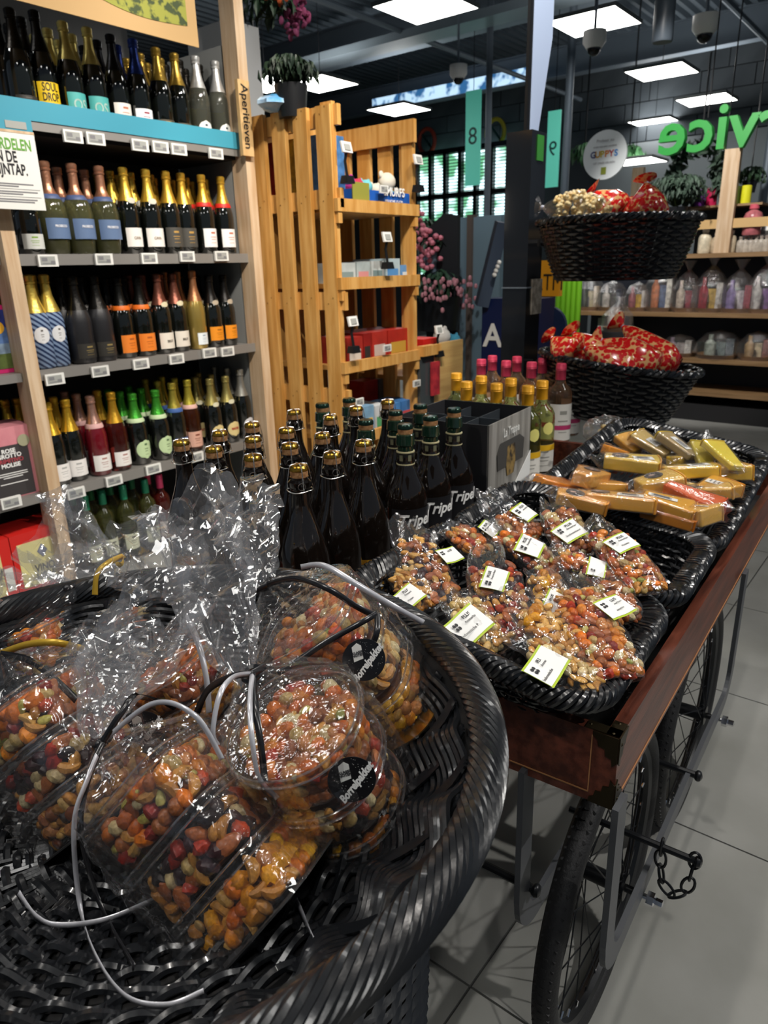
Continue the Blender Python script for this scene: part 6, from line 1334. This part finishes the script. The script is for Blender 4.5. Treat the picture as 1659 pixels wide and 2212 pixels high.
def tail(g, a, b, w0, w1, seed=0, n=30, k=44, flat=.28, pleat=.18):
    """crumpled open tube of film from the knot a to its end b"""
    a = np.array(a, float); b = np.array(b, float); ax = b - a; L_ = np.linalg.norm(ax); ax /= L_; sd = np.cross(ax, VIEW); sd /= np.linalg.norm(sd); nn = np.cross(ax, sd); P = np.zeros((n, k, 3))
    for i in range(n):
        u = i / (n - 1); w = (w0 + (w1 - w0) * min(1, u * 1.7) ** .75) / 2; bend = sd * .012 * math.sin(u * 3 + seed) + nn * .01 * math.sin(u * 4 + seed * 2)
        for j in range(k):
            v = 2 * PI * j / k; r = 1 + pleat * (1 - 2 * abs(math.sin(4.5 * v + 1.2 * u + seed))) + .12 * (1 - 2 * abs(math.sin(8 * v - 1.5 * u + seed))); q = a + ax * u * L_ + bend + sd * w * r * math.cos(v) + nn * w * flat * r * math.sin(v)
            ns = noise.noise_vector(Vector(q * 38 + seed)); n2 = noise.noise(Vector(q * 95 + seed)); q = q + np.array(ns) * .016 * min(1, u * 2) + nn * (.5 - abs(n2) * 2) * .005; q = q + ax * (.018 * math.sin(v * 2 + seed) + .014 * ns[0]) * (u ** 3); P[i, j] = q
    g.grid(P, closed=True)
def pack(key, top, bot, tdep, bdep, r, sq, lab, knot, tailend, tw, mixes=('mix', 'fruit', 'corn'), sticker=None, seed=0, tail2=None, rolla=0.4, gold=False, tailflat=.28):
    a = at_d(*top, tdep); b = at_d(*bot, bdep); ax = b - a; L_ = np.linalg.norm(ax); ax /= L_
    xx = np.cross(ax, VIEW); xx /= np.linalg.norm(xx); R = frame(xx, ax); R = R @ rotm((0, 0, 1), rolla)
    t = thing('gift_pack', b, lab, 'gift pack', 'cellophane gift packs of stacked nut tubs')
    h = L_ / 3
    for k in range(3):
        c = a + ax * h * k; rt = r * (1.0 if k < 2 else .97)
        def ring(rad, z): return (rad, z * h)
        # wall + base (clear), lid with thick rolled rim
        g = G(); g.lathe([(rt * .90, .16 * h), (rt * .93, .30 * h), (rt * .88, .93 * h), (rt * .82, .98 * h), (0, .98 * h)], 40, c, R=R, sq=sq, cap=False); tub = g.build('nut_tub', tubp, t)
        g = G(); g.lathe([(0, .10 * h), (rt * .86, .10 * h), (rt * .88, .03 * h), (rt * .97, .03 * h), (rt * 1.0, .09 * h), (rt * 1.0, .20 * h), (rt * .96, .22 * h)], 40, c, R=R, sq=sq, cap=False); g.build('lid', tubp, tub)
        g = G(); th = np.linspace(0, 2 * PI, 61)[:-1]; cs, sn = np.cos(th), np.sin(th); q = (np.abs(cs) ** sq + np.abs(sn) ** sq) ** (-1 / sq)
        for z_, rr_ in ((.05, 1.0), (.2, 1.01)): g.tube((np.stack([rt * rr_ * cs * q, rt * rr_ * sn * q, np.full(60, z_ * h)], 1) @ R.T) + c, .0011, 5, True)
        g.build('lid_rim', film_rim, tub)
        g = G(); m_ = MIX[mixes[k]]; per = 2 * PI * rt * (1.1 if sq > 2.5 else 1); na = int(per / .0128); nh = max(3, int(h * .72 / .0118))
        for j in range(nh):
            for i in range(na):
                v = 2 * PI * (i + .5 * (j % 2) + .5 * (rng.rand() - .5)) / na; c_, s_ = math.cos(v), math.sin(v); qq = (abs(c_) ** sq + abs(s_) ** sq) ** (-1 / sq); rr_ = rt * .89 * qq - .0065; z_ = h * (.25 + .70 * (j + .5 + .4 * (rng.rand() - .5)) / nh)
                pos = np.array([rr_ * c_, rr_ * s_, z_]) @ R.T + c; nrm = np.array([c_, s_, 0]) @ R.T
                if nrm.dot(VIEW) > .55: continue
                put_nut(g, m_[rng.randint(len(m_))], pos, 1.06, (ax, np.cross(ax, nrm)))
        if k == 0:
            for i in range(int((rt / .0062) ** 2 * .8)):
                v = rng.rand() * 2 * PI; rr_ = rt * .84 * math.sqrt(rng.rand()); pos = np.array([rr_ * math.cos(v), rr_ * math.sin(v), h * (.24 + .05 * rng.rand())]) @ R.T + c; put_nut(g, m_[rng.randint(len(m_))], pos, 1.05, (R[:, 0], R[:, 1]))
        g.build('nuts', nutmat, tub, kind='stuff')
        g = G(); g.lathe([(0, .3 * h), (rt * .62, .3 * h), (rt * .62, .94 * h), (0, .94 * h)], 24, c, R=R, sq=sq); g.build('nuts_core', pm('core_' + mixes[k], S('8a4a1c') if mixes[k] != 'fruit' else S('3a1c18'), .6), tub)
    # base card
    g = G(); g.lathe([(0, L_), (r * 1.10, L_), (r * 1.10, L_ + .0015), (0, L_ + .0015)], 40, a, R=R, sq=max(sq, 2)); g.build('base_card', golddisc if gold else darkp, t, smooth=False)
    # film around the stack, gathered to the knot
    kn = at_d(*knot) if len(knot) == 3 else np.array(knot); te = at_d(*tailend)
    K = 64; secs = []; NU = 34
    for i in range(NU):
        u = i / (NU - 1)
        if u < .35:
            f_ = u / .35; rr_ = (1.03 * r) * (.10 + .90 * math.sin(f_ * PI / 2) ** .9); cen = kn * (1 - f_) ** 1.6 + (a - ax * .002) * (1 - (1 - f_) ** 1.6); pl_ = .16 * (1 - f_) + .02
        else: f_ = (u - .35) / .65; rr_ = r * (1.03 + .05 * f_); cen = a + ax * L_ * f_ * 1.01; pl_ = .018
        row_ = []
        for j in range(K):
            v = 2 * PI * j / K; c_, s_ = math.cos(v), math.sin(v); e = 2 + (sq - 2) * min(1, u / .4) + (1.2 if u > .5 else 0); qq = (abs(c_) ** e + abs(s_) ** e) ** (-1 / e); w_ = 1 + pl_ * math.sin(15 * v + seed) + pl_ * .5 * math.sin(23 * v + 8 * u)
            q = cen + (np.array([c_, s_, 0]) @ R.T) * rr_ * qq * w_; n1 = noise.noise(Vector(q * 55 + seed)); n2 = noise.noise(Vector(q * 140)); n1 = .5 - abs(n1) * 2; q = q + (np.array([c_, s_, 0]) @ R.T) * (.0045 * max(0, n1) + .0008 * n2) * (1 if u > .3 else 1.8); row_.append(q)
        secs.append(row_)
    g = G(); g.grid(np.array(secs), closed=True); g.build('cellophane_wrap', cello, t, angle=28)
    g = G(); tail(g, kn, te, r * .2, tw, seed=seed, flat=tailflat)
    if tail2: tail(g, kn, at_d(*tail2[:3]), r * .2, tail2[3], seed=seed + 3)
    g.build('cellophane_tail', cello2, t, angle=28)
    g = G(); g.tube([kn + (R[:, 0] * math.cos(v) + R[:, 1] * math.sin(v)) * r * .14 for v in np.linspace(0, 2 * PI, 17)[:-1]], .003, 5, True); g.ell(kn - VIEW * r * .13, (.005, .004, .005)); g.build('knot', blackr, t)
    if sticker:
        px, py, dd, sr = sticker; c = at_d(px, py, dd); fr_ = R[:, 0] * 0 - VIEW; fr_ = fr_ - .35 * fr_.dot(ax) * ax; rx = RR[:, 0] * math.cos(.55) + RR[:, 1] * -math.sin(.55); RS_ = frame(rx, fr_)
        g = G(); g.lathe([(0, 0), (sr, 0), (sr, .0008), (0, .0008)], 48, c, R=RS_); s_ = g.build('round_sticker', pm('sticker_black', (.008, .008, .010), .3, coat=.3), t)
        rx2 = RR[:, 0] * math.cos(.95) + RR[:, 1] * -math.sin(.95); R3 = frame(rx2, fr_)
        text('Borrelpakket', sr * .48, R3, c + R3 @ np.array([0, -sr * .22, .0018]), white, s_, shear=.35, sx=.80, bold=.0004, ext=.0001)
        R4 = frame(RR[:, 0] * math.cos(.25) + RR[:, 1] * math.sin(.25) * -1, fr_); g = G(); g.poly([(-.26 * sr, -.40 * sr), (.20 * sr, -.34 * sr), (.24 * sr, .28 * sr), (.06 * sr, .44 * sr), (-.2 * sr, .30 * sr)][::1], .0004, c + R4 @ np.array([-sr * .20, sr * .42, .0014]), R4); tg = g.build('tag_print', offw, s_, smooth=False)
        text('KLASSE\nNOTEN', sr * .16, R4, c + R4 @ np.array([-sr * .20, sr * .36, .002]), ink, s_, ext=.0001, bold=.0001)
        g = G()
        for k in range(60): v = rng.rand() * 6.28; rr_ = sr * (.35 + .6 * rng.rand()); g.box(c + RS_ @ np.array([rr_ * math.cos(v), rr_ * math.sin(v), .0012]), (sr * .012, sr * .012, .0003), RS_)
        g.build('speck_print', offw, s_, smooth=False, kind='stuff')
    return t, a, b, R, kn
film_rim = film('rim_plastic', milk=.06, gloss=.25, scale=10, strength=.1, rough=.06, edge=.9)
r1 = .063
P1 = pack('p1', (318, 1670), (590, 1960), .635, .605, .059, 4.5, 'nearest gift pack with three square nut tubs and silver ribbon', (222, 1602, .64), (335, 1300, .70), .085, seed=1, rolla=.12, tail2=(215, 1330, .70, .06))
P2 = pack('p2', (630, 1550), (782, 1785), .625, .71, .062, 2.2, 'gift pack of three round nut tubs with black round sticker and silver ribbon', (545, 1455, .66), (385, 1095, .80), .100, ('mix', 'fruit', 'corn'), sticker=(760, 1683, .588, .0200), seed=2, gold=True)
P3 = pack('p3', (655, 1325), (845, 1530), .74, .79, .059, 3.2, 'gift pack behind with black round sticker touching the bowl rim', (577, 1262, .80), (500, 1085, .92), .085, ('mix', 'indo', 'corn'), sticker=(786, 1425, .676, .0205), seed=3, gold=True)
P4 = pack('p4', (55, 1500), (235, 1750), .70, .69, .058, 3.5, 'gift pack at the left edge with gold and black ribbon', (0, 1412, .76), (-130, 1290, .85), .10, ('mix', 'fruit', 'tall'), seed=4)
P5 = pack('p5', (355, 1435), (470, 1600), .80, .82, .056, 3, 'gift pack in the middle behind the nearest two, sticker half hidden', (425, 1285, .84), (300, 1150, .92), .11, ('mix', 'corn', 'fruit'), sticker=(312, 1580, .72, .021), seed=5)
P6 = pack('p6', (60, 1350), (120, 1475), .92, .93, .056, 3, 'far left gift pack partly hidden under loose film', (150, 1270, .93), (-20, 1290, .95), .08, ('mix', 'almond', 'corn'), seed=6)
P7 = pack('p7', (275, 1300), (330, 1420), .98, 1.0, .054, 3, 'rearmost gift pack with gold ribbon bow and two loose film loops', (268, 1200, 1.0), (70, 1150, 1.02), .12, ('mix', 'almond', 'corn'), seed=7, tail2=(110, 1290, .93, .08))
# ribbons
ribbon(P1[0], [(222, 1602, .625), (330, 1520, .60), (420, 1545, .58), (480, 1640, .585)], .0044, silver)
ribbon(P1[0], [(222, 1602, .625), (190, 1680, .60), (160, 1780, .59), (172, 1950, 0), (205, 2060, 0), (270, 2150, 0), (360, 2170, 0), (440, 2140, 0)], .0040, silver, .8)
ribbon(P1[0], [(222, 1602, .622), (185, 1700, .60), (175, 1800, .60), (215, 1950, 0), (290, 2090, 0)], .0056, blackr, .4)
ribbon(P1[0], [(340, 1940, 0), (230, 1985, 0), (130, 1998, 0), (80, 1980, 0), (40, 1928, 0)], .0045, silver, .8)
ribbon(P1[0], [(222, 1602, .62), (262, 1540, .62), (300, 1500, .64), (380, 1530, .70)], .0056, blackr, .3)
ribbon(P1[0], [(640, 1945, 0), (660, 1990, 0), (678, 2030, 0)], .0050, silver)
ribbon(P2[0], [(545, 1455, .645), (505, 1462, .61), (475, 1500, .59), (460, 1580, .585), (470, 1610, .59)], .0044, silver, .3)
ribbon(P2[0], [(545, 1455, .64), (552, 1530, .60), (565, 1620, .585), (572, 1690, .59)], .0060, blackr, .3)
ribbon(P2[0], [(545, 1455, .64), (540, 1520, .60), (545, 1600, .583), (560, 1680, .587), (600, 1725, .60)], .0044, silver, .4)
ribbon(P2[0], [(545, 1455, .64), (500, 1462, .65), (450, 1490, .68), (425, 1540, .70)], .0065, blackr, .5)
ribbon(P2[0], [(545, 1455, .642), (570, 1440, .66), (585, 1420, .69)], .0065, blackr)
ribbon(P3[0], [(577, 1262, .78), (640, 1250, .73), (705, 1270, .70), (770, 1310, .70), (810, 1330, .71)], .0062, blackr, .3)
ribbon(P3[0], [(815, 1325, .70), (780, 1345, .685), (700, 1390, .68), (640, 1430, .68), (600, 1455, .68)], .0058, blackr, .2)
ribbon(P3[0], [(815, 1325, .70), (815, 1360, .69), (808, 1385, .69)], .0060, blackr)
ribbon(P3[0], [(650, 1225, .76), (700, 1222, .73), (770, 1262, .71), (850, 1310, .71), (915, 1345, .73)], .0060, silver, .2)
ribbon(P3[0], [(577, 1262, .78), (545, 1278, .78), (520, 1270, .80)], .0055, blackr, .5)
ribbon(P4[0], [(0, 1412, .745), (60, 1392, .72), (120, 1388, .71), (180, 1402, .72)], .0070, goldr, .2)
ribbon(P4[0], [(0, 1412, .745), (60, 1425, .70), (110, 1460, .68), (165, 1512, .66)], .0072, blackr, .2)
ribbon(P5[0], [(400, 1330, .80), (425, 1380, .74), (445, 1460, .72), (452, 1540, .72)], .0062, silver, .3)
ribbon(P5[0], [(425, 1285, .82), (455, 1380, .75), (480, 1440, .73)], .0062, blackr, .3)
ribbon(P7[0], [(268, 1200, .98), (235, 1215, .94), (210, 1240, .93), (205, 1285, .93)], .0075, goldr, .3)
ribbon(P7[0], [(268, 1200, .98), (262, 1215, .93), (252, 1222, .93)], .0085, goldr)
